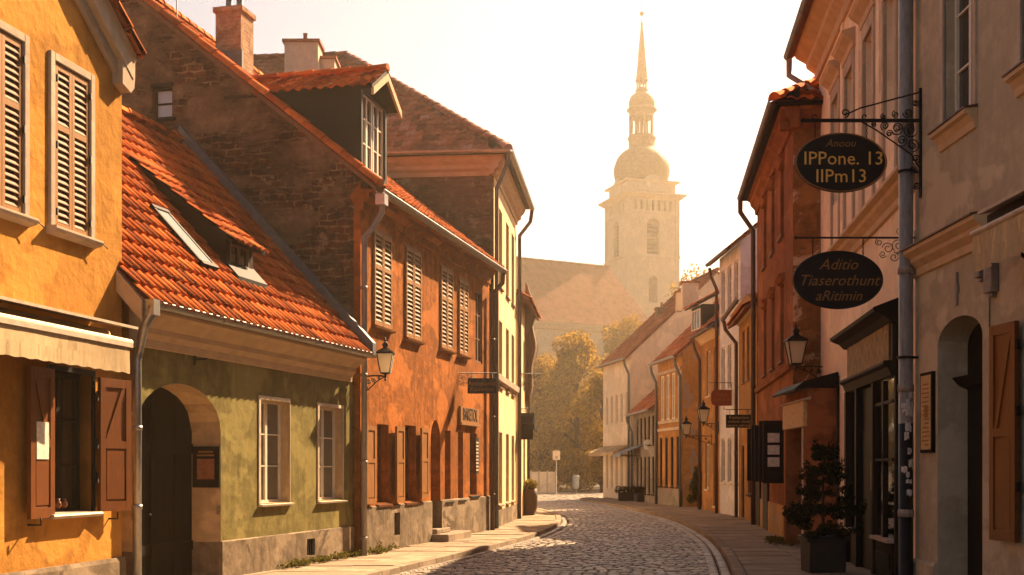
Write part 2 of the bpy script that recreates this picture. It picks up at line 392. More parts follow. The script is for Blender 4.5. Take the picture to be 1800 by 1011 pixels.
M['kerb'] = stucco('granite_kerb', (.33, .25, .18), .6, 1.25, seed=22, bs=.6, streak=0)
M['earth'] = stucco('packed_earth', (.12, .095, .07), .6, 1.2, seed=23, streak=0)
M['grout'] = stucco('sandy_joint_filling', (.07, .052, .038), .6, 1.2, seed=24, streak=0)
M['pot'] = plain('dark_planter', (.03, .025, .02), .6)
M['potbrown'] = woodm('brown_barrel_staves', (.12, .06, .03), .6)
M['bark'] = stucco('tree_bark', (.09, .06, .04), .5, 1.2, seed=25)
M['blackhole'] = plain('dark_interior', (.012, .009, .007), .9)
M['curtain'] = plain('curtain_cloth', (.45, .36, .26), .9, sc=5)
M['sticker'] = plain('torn_paper_stickers', (.50, .44, .40), .8, sc=20, var=.5)
def cobble():
    t = NT('granite_setts'); u = t.n('ShaderNodeUVMap'); w = t.n('ShaderNodeTexWhiteNoise', noise_dimensions='2D'); t.l(u.outputs[0], w.inputs[0])
    r = t.n('ShaderNodeValToRGB'); r.color_ramp.elements[0].color = (.11, .08, .058, 1); r.color_ramp.elements[1].color = (.46, .36, .26, 1); t.l(w.outputs[0], r.inputs[0])
    o = t.obj(); a = t.mix(t.ramp(t.noise(o, 25, 6, .7), .4, .7), r.outputs[0], (.20, .16, .12)); rg = t.ramp(t.noise(o, 2, 4, .6), .3, .7, (.38, .38, .38, 1), (.62, .62, .62, 1))
    return t.done(a, rg, t.bump(t.noise(o, 45, 5, .7), .5, .008), spec=.5)
M['cobble'] = cobble()
def glassm(name, col, rough=.06, spec=.6):
    t = NT(name); t.b.inputs['Coat Weight'].default_value = .3
    n = t.noise(t.obj(), 2.2, 2, .5)
    return t.done(col, rough, t.bump(n, .12, .02), spec=spec)
M['glass'] = glassm('dark_window_glass', (.022, .018, .015))
M['glassgrey'] = glassm('grey_window_glass', (.12, .105, .085), .15)
M['skylight'] = glassm('skylight_glass', (.35, .38, .40), .12)
def shopglass():
    t = NT('clear_shop_glass'); out = t.t.nodes['Material Output']; t.t.nodes.remove(t.b)
    a = t.n('ShaderNodeBsdfTransparent'); a.inputs[0].default_value = (.8, .74, .62, 1); g = t.n('ShaderNodeBsdfGlossy'); g.inputs[1].default_value = .04; g.inputs[0].default_value = (.9, .9, .9, 1)
    t.l(t.bump(t.noise(t.obj(), 2.0, 2, .5), .15, .02), g.inputs['Normal']); fz = t.n('ShaderNodeFresnel'); fz.inputs[0].default_value = 1.5
    m = t.n('ShaderNodeMixShader'); t.l(fz.outputs[0], m.inputs[0]); t.l(a.outputs[0], m.inputs[1]); t.l(g.outputs[0], m.inputs[2]); t.l(m.outputs[0], out.inputs[0]); return t.m
M['shopglass'] = shopglass()
def glow():  # emission for the added bulbs that imitate reflections in the shop panes
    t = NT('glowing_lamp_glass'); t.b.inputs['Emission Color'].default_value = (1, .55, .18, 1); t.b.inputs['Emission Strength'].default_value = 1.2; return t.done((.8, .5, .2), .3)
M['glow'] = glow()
def lampglass():
    t = NT('frosted_lantern_glass'); out = t.t.nodes['Material Output']; t.t.nodes.remove(t.b)
    a = t.n('ShaderNodeBsdfTranslucent'); a.inputs[0].default_value = (.85, .74, .55, 1); d = t.n('ShaderNodeBsdfDiffuse'); d.inputs[0].default_value = (.7, .62, .48, 1)
    m = t.n('ShaderNodeMixShader'); m.inputs[0].default_value = .45; t.l(a.outputs[0], m.inputs[1]); t.l(d.outputs[0], m.inputs[2]); t.l(m.outputs[0], out.inputs[0]); return t.m
M['lampglass'] = lampglass()
def leafm(name, c1, c2, tr=.45):
    t = NT(name); out = t.t.nodes['Material Output']; t.t.nodes.remove(t.b)
    u = t.n('ShaderNodeUVMap'); w = t.n('ShaderNodeTexWhiteNoise', noise_dimensions='2D'); t.l(u.outputs[0], w.inputs[0])
    col = t.ramp(w.outputs[0], 0, 1, c1 + (1,), c2 + (1,))
    a = t.n('ShaderNodeBsdfTranslucent'); d = t.n('ShaderNodeBsdfDiffuse'); t.l(col, a.inputs[0]); t.l(col, d.inputs[0])
    m = t.n('ShaderNodeMixShader'); m.inputs[0].default_value = 1 - tr; t.l(a.outputs[0], m.inputs[1]); t.l(d.outputs[0], m.inputs[2]); t.l(m.outputs[0], out.inputs[0]); return t.m
M['leafgold'] = leafm('autumn_leaves', (.14, .088, .014), (.42, .235, .03))
M['leafgreen'] = leafm('dark_green_leaves', (.035, .045, .012), (.10, .10, .025), .35)
M['leafdark'] = leafm('dark_conifer_leaves', (.012, .015, .007), (.035, .035, .012), .2)
M['leafyel'] = leafm('yellow_plant_leaves', (.12, .10, .02), (.32, .22, .04), .5)
M['weed'] = leafm('weeds', (.06, .06, .015), (.16, .13, .03), .4)

# ------------------------------------------------------------------ ground, road, pavements
def interp(tab):
    def f(y):
        if y <= tab[0][0]: a, b = tab[0], tab[1]
        elif y >= tab[-1][0]: a, b = tab[-2], tab[-1]
        else:
            for k in range(len(tab) - 1):
                if tab[k][0] <= y <= tab[k + 1][0]: a, b = tab[k], tab[k + 1]; break
        k = tab.index(a); t = (y - a[0]) / (b[0] - a[0])
        if 0 <= t <= 1:
            p = tab[max(0, k - 1)]; q = tab[min(len(tab) - 1, k + 2)]; h = b[0] - a[0]
            m0 = (b[1] - p[1]) / (b[0] - p[0]) if b[0] != p[0] else 0; m1 = (q[1] - a[1]) / (q[0] - a[0])
            return (2 * t**3 - 3 * t**2 + 1) * a[1] + (t**3 - 2 * t**2 + t) * h * m0 + (-2 * t**3 + 3 * t**2) * b[1] + (t**3 - t**2) * h * m1
        return a[1] + (b[1] - a[1]) * t
    return f
KL = interp([(6, -5.6), (12, -3.75), (18.9, -1.9), (24.5, -.47), (29, .55), (34.7, 1.35), (39, 1.6), (43, 1.5), (50, .6), (56, -1.0), (64, -5), (72, -12), (84, -26)])
KR = interp([(6, .9), (12, 2.3), (18.9, 3.5), (27.9, 4.62), (38, 5.1), (49, 4.66), (56, 4.1), (61.5, 3.5), (63.5, 3.9), (66, 5.6), (70, 9), (84, 20)])
FL = interp([(6, -6.9), (15, -4.95), (21.9, -2.95), (31, -.65), (37.7, .1), (43, .5), (50, -.8), (56, -2.6), (64, -6), (72, -12)])
FR_ = lambda y: 5.5 if y < 16 else (5.5 + (y - 16) * .085 if y < 25 else interp([(25, 6.2), (34, 7.0), (39, 7.45), (47, 7.3), (53, 6.5), (58.6, 6.0), (65, 5.0)])(min(y, 65)))
b = MB(); b.face([(-290, -50, -.06), (290, -50, -.06), (290, 480, -.06), (-290, 480, -.06)]); struct(b.build('ground', M['earth']))
b = MB()      # road bed + setts in one object
ys = [6 + i * 1.0 for i in range(79)]
for y0, y1 in zip(ys, ys[1:]): b.face([(KL(y0) - .2, y0, -.015), (KR(y0) + .2, y0, -.015), (KR(y1) + .2, y1, -.015), (KL(y1) - .2, y1, -.015)], 1)
def stone(b, pts, h, mat=0, dome=.35, uvk=None):
    """one sett: pts 4 ground corners"""
    c = sum((Vector(p) for p in pts), Vector()) / 4; w = uvk or (random.randint(0, 900) + .5, random.randint(0, 900) + .5); b0 = len(b.v)
    lo = [Vector(p) for p in pts]; hi = [c + (p - c) * .80 + Vector((0, 0, h * random.uniform(.85, 1.0))) for p in lo]
    b.v += lo + hi + [c + Vector((random.uniform(-.01, .01), random.uniform(-.01, .01), h * (1.12 + dome * random.random() * .5)))]
    for i in range(4):
        j = (i + 1) % 4
        b.f.append((b0 + i, b0 + j, b0 + 4 + j, b0 + 4 + i)); b.m.append(mat); b.uv.append([w] * 4); b.sm.append(False)
        b.f.append((b0 + 4 + i, b0 + 4 + j, b0 + 8)); b.m.append(mat); b.uv.append([w] * 3); b.sm.append(False)
y = 12.0; row = 0
while y < 80:
    dp = (.15 if y < 45 else .24 if y < 62 else .34) * random.uniform(.92, 1.08)
    sw = .19 if y < 45 else .26 if y < 62 else .40
    xl, xr = KL(y) + .20, KR(y) - (.42 if y < 60 else .2)
    xl = max(xl, -14); xr = min(xr, 12); x = xl + random.uniform(0, sw * .5)
    while x < xr:
        w = sw * random.uniform(.78, 1.22); z = random.uniform(-.012, .008)
        wob = math.sin(x * .9 + y * .3) * .04
        stone(b, [(x + .008, y + .006 + wob, z - .02), (x + w - .008, y + .006 + wob + random.uniform(-.01, .01), z - .02), (x + w - .008, y + dp - .008 + wob, z - .02), (x + .008, y + dp - .008 + wob + random.uniform(-.01, .01), z - .02)], .034)
        x += w
    y += dp; row += 1
def along(f, off, y0, y1, step, wid, h, b, z=-.02, mat=0, gap=.012, jz=.004):
    y = y0
    while y < y1:
        d = (f(y + .2) - f(y - .2)) / .4; L = step * random.uniform(.85, 1.15); dy = L / math.hypot(1, d)
        A = Vector((f(y) + off, y + gap, z)); B = Vector((f(y + dy) + off, y + dy - gap, z)); t = (B - A).normalized(); s = Vector((t.y, -t.x, 0)) * wid
        if h < .06: stone(b, [A, A + s, B + s, B], h, mat)
        else:
            zz = Vector((0, 0, h + random.uniform(-jz, jz))); c = [A, A + s, B + s, B]; w = (random.randint(0, 900) + .5, random.randint(0, 900) + .5)
            top = [p + zz for p in c]; m = sum(top, Vector()) / 4; top2 = [m + (p - m) * .96 + Vector((0, 0, .008)) for p in top]
            b.loop([c, top, top2], mat=mat)
        y += dy
for k in range(2): along(KR, -.01 - .19 * (k + 1), 12, 61, .26, .17, .045, b)
along(KL, .02, 12, 56, .22, .15, .04, b)
struct(b.build('road', [M['cobble'], M['grout']]))
for f, off, y0, y1, nm in ((KL, -.17, 8, 70, 'left'), (KR, -.01, 8, 64, 'right')):
    k = MB(); along(f, off, y0, y1, .95, .17, .13, k, z=-.03); struct(k.build('kerb', M['kerb'], bevel=.008))
def pave(f0, f1, y0, y1, ncol):
    b = MB(); y = y0
    while y < y1:
        dy = random.uniform(.5, .72)
        for c in range(ncol):
            t0, t1 = c / ncol, (c + 1) / ncol
            a0, a1 = f0(y), f1(y); b0, b1 = f0(y + dy), f1(y + dy)
            x00 = a0 + (a1 - a0) * t0 + .008; x01 = a0 + (a1 - a0) * t1 - .006; x10 = b0 + (b1 - b0) * t0 + .006; x11 = b0 + (b1 - b0) * t1 - .006
            z = .086 + random.uniform(-.009, .009)
            b.loop([[(x00, y + .014, -.03), (x01, y + .014, -.03), (x11, y + dy - .004, -.03), (x10, y + dy - .004, -.03)], [(x00, y + .014, z), (x01, y + .014, z + random.uniform(-.004, .004)), (x11, y + dy - .004, z), (x10, y + dy - .004, z)]])
        y += dy
    return b
struct(pave(lambda y: FL(y) - .5, lambda y: KL(y) - .18, 8, 70, 3).build('pavement', M['slab']))
struct(pave(lambda y: KR(y) + .18, lambda y: FR_(y) + 1.2, 8, 63.5, 3).build('pavement', M['slab']))

# ------------------------------------------------------------------ building pieces
def window(root, fr, u0, u1, z0, z1, n=-.14, cols=2, rows=3, fm='frame', gm='glass', sill=None, fw=.05, mw=.025, label=None, name='window', bars=None):
    b = MB(); q = n + .0
    for a, c, d, e in ((u0, u1, z0, z0 + fw), (u0, u1, z1 - fw, z1), (u0, u0 + fw, z0 + fw, z1 - fw), (u1 - fw, u1, z0 + fw, z1 - fw)): b.box(fr, a, c, q, q + .05, d, e)
    for i in range(1, cols): uu = u0 + (u1 - u0) * i / cols; w = fw * .7 if (cols % 2 == 0 and i == cols // 2) else mw / 2; b.box(fr, uu - w, uu + w, q + .003, q + .044, z0 + fw, z1 - fw)
    hz = bars if bars is not None else [i / rows for i in range(1, rows)]
    for t in hz: zz = z0 + (z1 - z0) * t; b.box(fr, u0 + fw, u1 - fw, q + .006, q + .040, zz - mw / 2, zz + mw / 2)
    w = b.build(name, M[fm], root); tag(w, label)
    g = MB(); g.face([fr.p(u0 + .01, q + .012, z0 + .01), fr.p(u1 - .01, q + .012, z0 + .01), fr.p(u1 - .01, q + .012, z1 - .01), fr.p(u0 + .01, q + .012, z1 - .01)]); g.build('pane', M[gm], w)
    if sill:
        s = MB(); s.prism(fr, [(q + .05, z0 - .06), (sill, z0 - .07), (sill, z0 - .03), (q + .05, z0 + .004)], u0 - .08, u1 + .08); s.build('sill', M[fm] if sill < .1 else M['trim'], w)
    return w
def louver_leaf(fr, u0, u1, z0, z1, n=0, t=.035, midz=None, st=.055, pitch=.062, mb=None):
    b = mb or MB(); 
    for a, c, d, e in ((u0, u0 + st, z0, z1), (u1 - st, u1, z0, z1)): b.box(fr, a, c, n, n + t, d, e)
    mids = [z0, midz or (z0 + (z1 - z0) * .6), z1 - st * 1.3]
    for zz in mids: b.box(fr, u0 + st, u1 - st, n + .002, n + t - .002, zz, zz + st * 1.3)
    for k in range(2):
        za, zb = mids[k] + st * 1.3, mids[k + 1]; m = max(1, int((zb - za) / pitch)); p = (zb - za) / m
        for i in range(m):
            z = za + i * p
            b.prism(fr, [(n + t * .95, z + .002), (n + t * .95, z + .012), (n + .004, z + p * .92), (n + .004, z + p * .92 - .010)], u0 + st * .98, u1 - st * .98, 1)
    return b
def panel_leaf(fr, u0, u1, z0, z1, n=0, t=.045, brace=1, st=.09, split=.5):
    b = MB(); b.box(fr, u0, u0 + st, n, n + t, z0, z1); b.box(fr, u1 - st, u1, n, n + t, z0, z1)
    zm = z0 + (z1 - z0) * split
    for zz, hh in ((z0, st * 1.3), (zm - st * .5, st), (z1 - st * 1.2, st * 1.2)): b.box(fr, u0 + st, u1 - st, n + .001, n + t - .001, zz, zz + hh)
    b.box(fr, u0 + st, u1 - st, n + .012, n + t - .018, z0 + st, z1 - st)
    if brace:
        za, zb = zm + st * .5, z1 - st * 1.2; a, c = (u0 + st, u1 - st) if brace > 0 else (u1 - st, u0 + st); w = st * .8; s = 1 if brace > 0 else -1
        b.extr(fr, [(a, za), (a + s * w, za), (c, zb), (c - s * w, zb)], n + t - .018, n + t - .006)
    b.box(fr, u0 + st * 1.3, u1 - st * 1.3, n + t - .018, n + t - .008, z0 + st * 1.6, zm - st * .8)
    return b
def gutter(root, fr, u0, u1, n, z, r=.07, mat='zinc', brk=.7, name='gutter'):
    b = MB(); K = 8
    sec = [(n + r * math.cos(a), z + r * math.sin(a)) for a in (math.pi + math.pi * k / K for k in range(K + 1))]; sec2 = [(n + r * .86 * math.cos(a), z + r * .86 * math.sin(a)) for a in (2 * math.pi - math.pi * k / K for k in range(K + 1))]
    b.prism(fr, sec + sec2, u0, u1); b.tube([fr.p(u0, n + r, z + .004), fr.p(u1, n + r, z + .004)], .013, 6)
    k = max(2, int((u1 - u0) / brk))
    for i in range(k):
        uu = u0 + (i + .5) * (u1 - u0) / k; sec3 = [(n + r * 1.07 * math.cos(a), z + r * 1.07 * math.sin(a)) for a in (math.pi + math.pi * q / K for q in range(K + 1))]
        b.prism(fr, sec3 + [(nn_, zz_ + .004) for nn_, zz_ in reversed(sec)], uu - .02, uu + .02)
    return b.build(name, M[mat], root)
def downpipe(root, pts, r=.05, mat='pipe', collars=(), name='downpipe'):
    b = MB(); b.tube(pts, r, 12)
    for c in collars: b.lathe((pts[-1][0], pts[-1][1], c), [(r * 1.0, -.03), (r * 1.18, -.03), (r * 1.18, .03), (r * 1.0, .03)], 12)
    return b.build(name, M[mat], root)
def mould(root, fr, prof, u0, u1, mat, name='cornice'):
    b = MB(); b.prism(fr, prof, u0, u1); return b.build(name, M[mat] if isinstance(mat, str) else mat, root)
def roofslab(fr, L, depth, eave, rise, oh, vo0, vo1, t=.10):
    """solid gable roof deck: ridge along U"""
    s = rise / (depth / 2); ze = eave - oh * s
    return [(oh, ze), (-depth / 2, eave + rise), (-depth - oh, ze), (-depth - oh, ze - t), (-depth / 2, eave + rise - t), (oh, ze - t)]
def gable_house(name, label, P, Q, side, depth, eave, rise, mw, mr, ops=(), near=None, oh=.3, tw=.25, th=.36, seg=3, group='houses along the street', vo=.06, plinth=None, far_tiles=True, ms=None, L=None, extra_wall=None, cat='house', tilesx=None, sideops=()):
    fr = facade(P, Q, side); L = L or (Vector(Q) - Vector(P)).length
    root = thing(name, (P[0], P[1], 0), label, cat, group)
    b = MB(); b.wall(fr, 0, L, 0, eave, ops, 0)
    b.face([fr.p(0, -depth, 0), fr.p(L, -depth, 0), fr.p(L, -depth, eave), fr.p(0, -depth, eave)])
    b.face([fr.p(L, 0, 0), fr.p(L, -depth, 0), fr.p(L, -depth, eave), fr.p(L, -depth / 2, eave + rise), fr.p(L, 0, eave)])
    sf = Fr(fr.p(0, 0, 0), -fr.N, -fr.U)
    if not ms: b.wall(sf, 0, depth, 0, eave, sideops, 0); b.face([sf.p(0, 0, eave), sf.p(depth, 0, eave), sf.p(depth / 2, 0, eave + rise)])
    b.build('wall', M[mw] if isinstance(mw, str) else mw, root)
    if ms:
        b = MB(); b.wall(sf, 0, depth, 0, eave, sideops, 0); b.face([sf.p(0, 0, eave), sf.p(depth, 0, eave), sf.p(depth / 2, 0, eave + rise)]); b.build('gable_wall', M[ms], root)
    b = MB(); b.prism(fr, roofslab(fr, L, depth, eave + .12, rise, oh, vo, vo), -vo, L + vo, 1)
    s = rise / (depth / 2); sl = math.hypot(depth / 2 + oh, (depth / 2 + oh) * s); V = (-fr.N + Vector((0, 0, s)))
    if far_tiles: b.tiles(fr.p(-vo, oh + .04, eave + .12 - (oh + .04) * s), fr.U, V, L + 2 * vo, sl, tw, th, .035, seg)
    b.ridge(fr.p(-vo, -depth / 2, eave + .12 + rise + .02), fr.p(L + vo, -depth / 2, eave + .12 + rise + .02), .13)
    b.build('roof', [M[mr], M['tiledark'] if mr != 'tiledark' else M['lead']], root)
    return root, fr, L, sf
def barge(root, sf, eave, rise, depth, mat='trim', z=.12): pass
def wins(fr, cxs, w, z0, z1): return [(u - w / 2, u + w / 2, z0, z1, .16) for u in cxs]
def ray(px, py, O, Nn):
    """point of the plane (O, Nn) seen at a pixel of the photograph"""
    d = Vector(((px - HX) / F, 1, (HY - py) / F)); c = Vector((0, 0, CH)); return c + d * ((Vector(O) - c).dot(Nn) / d.dot(Nn))
# ================================================================== LEFT SIDE
# ---- yellow house, nearest on the left (gable to the street)
P, Q = (-6.53, 7.0), (-4.90, 15.0); f = facade(P, Q, -1); L = (Vector(Q) - Vector(P)).length
y1 = thing('yellow_house', (-6.53, 7, 0), 'ochre yellow plastered house nearest on the left with louvred upper windows and gable edge', 'house', 'houses along the left side of the street')
zc = 6.75; lo = (f.u(86), f.u(160), f.zu(f.u(122), 902), f.zu(f.u(122), 655), .22)
U1 = (f.u(93), f.u(156), f.zu(f.u(124), 411), f.zu(f.u(124), 124), .10); dU = f.u(93) - f.u(-45)
U0 = (U1[0] - 1.32, U1[1] - 1.32, U1[2], U1[3], .10)
G0 = (lo[0] - 2.2, lo[1] - 2.2, lo[2], lo[3], .22)
b = MB(); b.wall(f, 0, L, .58, zc, (lo, U1, U0), 0)
um = L - 4.1; zr = zc + 4.1 * .67
b.face([f.p(0, 0, zc), f.p(L, 0, zc), f.p(um, 0, zr)])
b.face([f.p(L, 0, 0), f.p(L, -8, 0), f.p(L, -8, zc), f.p(L, 0, zc)]); b.face([f.p(0, 0, 0), f.p(0, -8, 0), f.p(0, -8, zc), f.p(0, 0, zc)])
b.build('wall', M['yellow'], y1)
mould(y1, f, [(-.2, 0), (.05, 0), (.05, .53), (.03, .58), (-.2, .58)], 0, L + .02, 'plinth', 'plinth')
b = MB(); oh = .06
e = [(L + oh, zc - oh * .67 + .08), (um, zr + .08), (um - 4.1 - oh, zc - oh * .67 + .08)]
b.extr(f, e + [(e[2][0], e[2][1] + .10), (um, zr + .20), (e[0][0] + .02, e[0][1] + .10)], .16, -8.2, 1)
V = Vector(f.U) * -1 + Vector((0, 0, .67)); b.tiles(f.p(L + oh + .04, .22, zc - (oh + .04) * .67 + .18), -f.N, V, 8.5, 5.3, .24, .36, .035, 4)
b.ridge(f.p(L + oh + .05, .18, e[0][1] + .11), f.p(um, .18, zr + .2), .09, .38)
b.build('roof', [M['tile'], M['trim']], y1)
b = MB()
for n0, n1, a, c in ((0, .06, -.30, .075), (.0, .10, -.14, .072), (.10, .15, -.14, .14)):
    b.extr(f, [(L + oh - .03, zc - oh * .67 + a), (um, zr + a), (um, zr + c), (L + oh - .03, zc - oh * .67 + c)], n0, n1)
b.extr(f, [(L - .22, zc - .30), (L - .02, zc - .36), (L + .06, zc - .28), (L + .08, zc - .14), (L + .08, zc + .05), (L - .22, zc + .05)], -.1, .14)
b.build('gable_cornice', M['surround'], y1)
def surround(root, fr, o, w=.09, pr=.035, bot=True, mat='surround', name='window_surround'):
    b = MB(); u0, u1, z0, z1 = o[:4]
    b.box(fr, u0 - w, u0, -.02, pr, z0, z1 + w); b.box(fr, u1, u1 + w, -.02, pr, z0, z1 + w); b.box(fr, u0, u1, -.02, pr, z1, z1 + w)
    if bot: b.prism(fr, [(0, z0 - .09), (pr + .07, z0 - .06), (pr + .09, z0 - .025), (pr + .09, z0), (-.02, z0 + .004)], u0 - w - .04, u1 + w + .04)
    return b.build(name, M[mat], root, bevel=.006)
for o, lb in ((U1, 'weathered tan louvred shutter, closed, in full sun'), (U0, None)):
    surround(y1, f, o); um_ = (o[0] + o[1]) / 2
    b = MB(); b.face([f.p(o[0], -.095, o[2]), f.p(o[1], -.095, o[2]), f.p(o[1], -.095, o[3]), f.p(o[0], -.095, o[3])]); b.build('window_recess', M['blackhole'], y1)
    for a, c in ((o[0] + .035, um_ - .004), (um_ + .004, o[1] - .012)):
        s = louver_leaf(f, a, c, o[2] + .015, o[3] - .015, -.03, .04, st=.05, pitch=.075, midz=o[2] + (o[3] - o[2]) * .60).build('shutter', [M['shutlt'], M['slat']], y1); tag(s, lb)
        h = MB(); hu = a if a < um_ - .1 else c
        for t in (.1, .5, .9): zz = o[2] + (o[3] - o[2]) * t; h.tube([f.p(hu, .03, zz - .04), f.p(hu, .03, zz + .04)], .014, 6).cut()
        h.build('hinge', M['iron'], s)
    h = MB(); h.tube([f.p(o[1] + .1, .02, o[2] - .05), f.p(o[1] + .13, .11, o[2] - .03), f.p(o[1] + .22, .12, o[2] - .07)], .008, 5); h.build('shutter_hook', M['iron'], y1)
window(y1, f, lo[0], lo[1], lo[2], lo[3], -.2, 2, 3, 'blackwood', 'glass', fw=.055)
b = MB(); b.prism(f, [(-.2, lo[2] - .05), (.13, lo[2] - .05), (.15, lo[2] - .02), (.14, lo[2] - .0), (-.2, lo[2] + .015)], lo[0] - .12, lo[1] + .03); b.build('sill', M['metal'], y1)
b = MB(); b.box(f, lo[1], lo[1] + .05, -.2, .03, lo[2], lo[3]); b.box(f, lo[0] - .05, lo[0], -.2, .03, lo[2], lo[3]); b.box(f, lo[0] - .05, lo[1] + .05, -.2, .03, lo[3], lo[3] + .06); b.build('window_lining', M['darkwood'], y1)
lw = lo[0] - f.u(40)
fl = f.rot(lo[0] - .05 - lw * .99, .05 + lw * .06, -3); s = panel_leaf(fl, 0, lw, lo[2] - .03, lo[3] - .0, 0, .05, -1, split=.5).build('shutter', M['rail'], y1); tag(s, 'open red-brown board shutter with a paper notice')
b = MB(); b.box(fl, lw * .22, lw * .72, .047, .055, lo[2] + .62, lo[2] + 1.03); b.build('notice', M['paper'], s)
fr_ = f.rot(lo[1] + .06, .05, 10); s = panel_leaf(fr_, 0, .55, lo[2] - .0, lo[3] - .02, 0, .05, 1, split=.5).build('shutter', M['rail'], y1); tag(s, 'open red-brown board shutter beside the downpipe')
b = MB()
for zz in (.25, .5, .85): z = lo[2] + (lo[3] - lo[2]) * zz; b.tube([f.p(lo[1] + .06, .05, z - .06), f.p(lo[1] + .06, .05, z + .06)], .018, 6).cut()
b.tube([f.p(lo[1] + .4, .0, lo[2] - .1), f.p(lo[1] + .4, .12, lo[2] - .1), f.p(lo[1] + .4, .12, lo[2] - .02)], .012, 5).cut(); b.tube([f.p(lo[0] - .4, .0, lo[2] - .1), f.p(lo[0] - .4, .16, lo[2] - .1), f.p(lo[0] - .4, .16, lo[2] - .02)], .012, 5)
b.build('hinge', M['iron'], y1)
# things behind the pane: a low display of pottery on the inner sill
b = MB()
for i in range(4): b.lathe(f.p(lo[0] + .12 + i * .13, -.13, lo[2] + .055), [(.02, 0), (.045, .03), (.04, .07), (.02, .09), (.028, .11)], 10)
tag(b.build('clay_pots', M['rail'], None, origin=f.p(lo[0] + .2, -.13, lo[2])), 'row of small clay pots on the sill inside the yellow house window', 'pots')
# awning
un = f.u(226, .55); zb = f.zu(un, 607, .55); zt = f.zu(f.u(238, .5), 578, .5)
aw = thing('awning', f.p(L - 2, .3, zb), 'cream cloth awning with short hanging valance and slim metal hood on the yellow house', 'awning', 'shop awnings')
b = MB(); b.prism(f, [(0, zt + .12), (.62, zt - .0), (.62, zt - .03), (0, zt + .08)], 4.2, un + .10); b.build('hood', M['metal'], aw)
b = MB(); b.lathe((0, 0, 0), [(.001, 0), (.001, .001)], 3); b = MB(); b.tube([f.p(4.2, .24, zt - .10), f.p(un + .02, .24, zt - .10)], .07, 14); b.build('cloth_roll', M['awning'], aw)
b = MB(); b.tube([f.p(4.2, .56, zb + .03), f.p(un + .02, .56, zb + .03)], .042, 12); b.box(f, 4.2, un + .02, .50, .60, zb - .03, zb + .03); b.build('front_bar', M['metal'], aw)
b = MB(); K = 90; top = []; bot = []
for i in range(K + 1):
    uu = 4.2 + (un - .02 - 4.2) * i / K; w = .0012 * math.sin(i * 1.1) + .004 * math.sin(i * .23); top.append(f.p(uu, .575, zb - .02)); bot.append(f.p(uu, .575 + w * 1.8, zb - .335 + .006 * math.sin(i * .9)))
b.loop([top, [(p + q) / 2 for p, q in zip(top, bot)], bot], closed=False, caps=False, smooth=True); b.build('valance', M['awning'], aw)
b = MB(); b.face([f.p(4.2, .03, zt + .02), f.p(un, .03, zt + .02), f.p(un, .55, zb + .0), f.p(4.2, .55, zb + .0)])
for uu in (4.6, un - .2): b.tube([f.p(uu, 0, zb - .12), f.p(uu, .52, zb)], .016, 6)
b.build('cloth', M['awning'], aw)

# ---- green house
P, Q = (-4.87, 15.06), (-2.92, 21.9); f = facade(P, Q, -1); L = (Vector(Q) - Vector(P)).length; fg = f
g = thing('green_house', (P[0], P[1], 0), 'low green plastered house with an arched gateway under an orange pantile roof', 'house', 'houses along the left side of the street')
ze = (f.z(275, 535, .42) + f.z(640, 618, .42)) / 2; ze += .05; ws = .36; zw = ze - .05
door = (f.u(240), f.u(388), .0, f.zu(f.u(312), 674), .50, .62)
w1 = (f.u(457), f.u(509), f.zu(f.u(480), 884), f.zu(f.u(480), 704), .24); w2 = (f.u(560), f.u(603), f.zu(f.u(580), 879), f.zu(f.u(580), 716), .24)
vent = (f.u(537), f.u(551), .22, .50, .1)
ow = (door, w1, w2)
b = MB(); b.wall(f, .28, L, .62, zw, [o if o is not door else (door[0], door[1], .62, door[3], door[4], door[5]) for o in ow], 0, 1)
b.build('wall', [M['green'], M['reveal']], g)
b = MB(); b.wall(f, .28, L, 0, .62, ((door[0], door[1], -.05, .621, .5), vent), n=.03); b.face([f.p(.28, .03, .62), f.p(door[0], .03, .62), f.p(door[0], 0, .635), f.p(.28, 0, .635)]); b.face([f.p(door[1], .03, .62), f.p(L, .03, .62), f.p(L, 0, .635), f.p(door[1], 0, .635)]); b.build('plinth', M['plinth'], g)
b = MB(); b.box(f, vent[0], vent[1], -.09, -.08, .22, .5); 
for i in range(4): b.box(f, vent[0] + (vent[1] - vent[0]) * (i + .5) / 4 - .006, vent[0] + (vent[1] - vent[0]) * (i + .5) / 4 + .006, -.02, 0, .22, .5)
b.build('vent_grille', M['iron'], g)
b = MB(); K = 16; zs = door[3] - .62; m, h = (door[0] + door[1]) / 2, (door[1] - door[0]) / 2; nd = -.47
nb = 9
for i in range(nb):
    a = door[0] + (door[1] - door[0]) * i / nb; c = door[0] + (door[1] - door[0]) * (i + 1) / nb
    za = zs + .62 * math.sqrt(max(0, 1 - ((a - m) / h) ** 2)); zb_ = zs + .62 * math.sqrt(max(0, 1 - ((c - m) / h) ** 2)); zm_ = zs + .62 * math.sqrt(max(0, 1 - (((a + c) / 2 - m) / h) ** 2))
    b.extr(f, [(a + .006, 0), (c - .006, 0), (c - .006, zb_), ((a + c) / 2, zm_), (a + .006, za)], nd - .03, nd + random.uniform(-.004, .004))
dr = b.build('door', M['darkwood'], g)
b = MB()
for z in (.5, 1.9): b.box(f, door[0] + .02, door[1] - .02, nd + .002, nd + .028, z, z + .14)
b.box(f, m - .05, m + .05, nd + .004, nd + .04, 0, door[3] - .03); b.build('door_batten', M['darkwood'], dr)
b = MB(); b.lathe(f.p(m - .12, nd + .05, 1.05), [(.02, -.02), (.035, 0), (.02, .02)], 8); b.build('handle', M['iron'], dr)
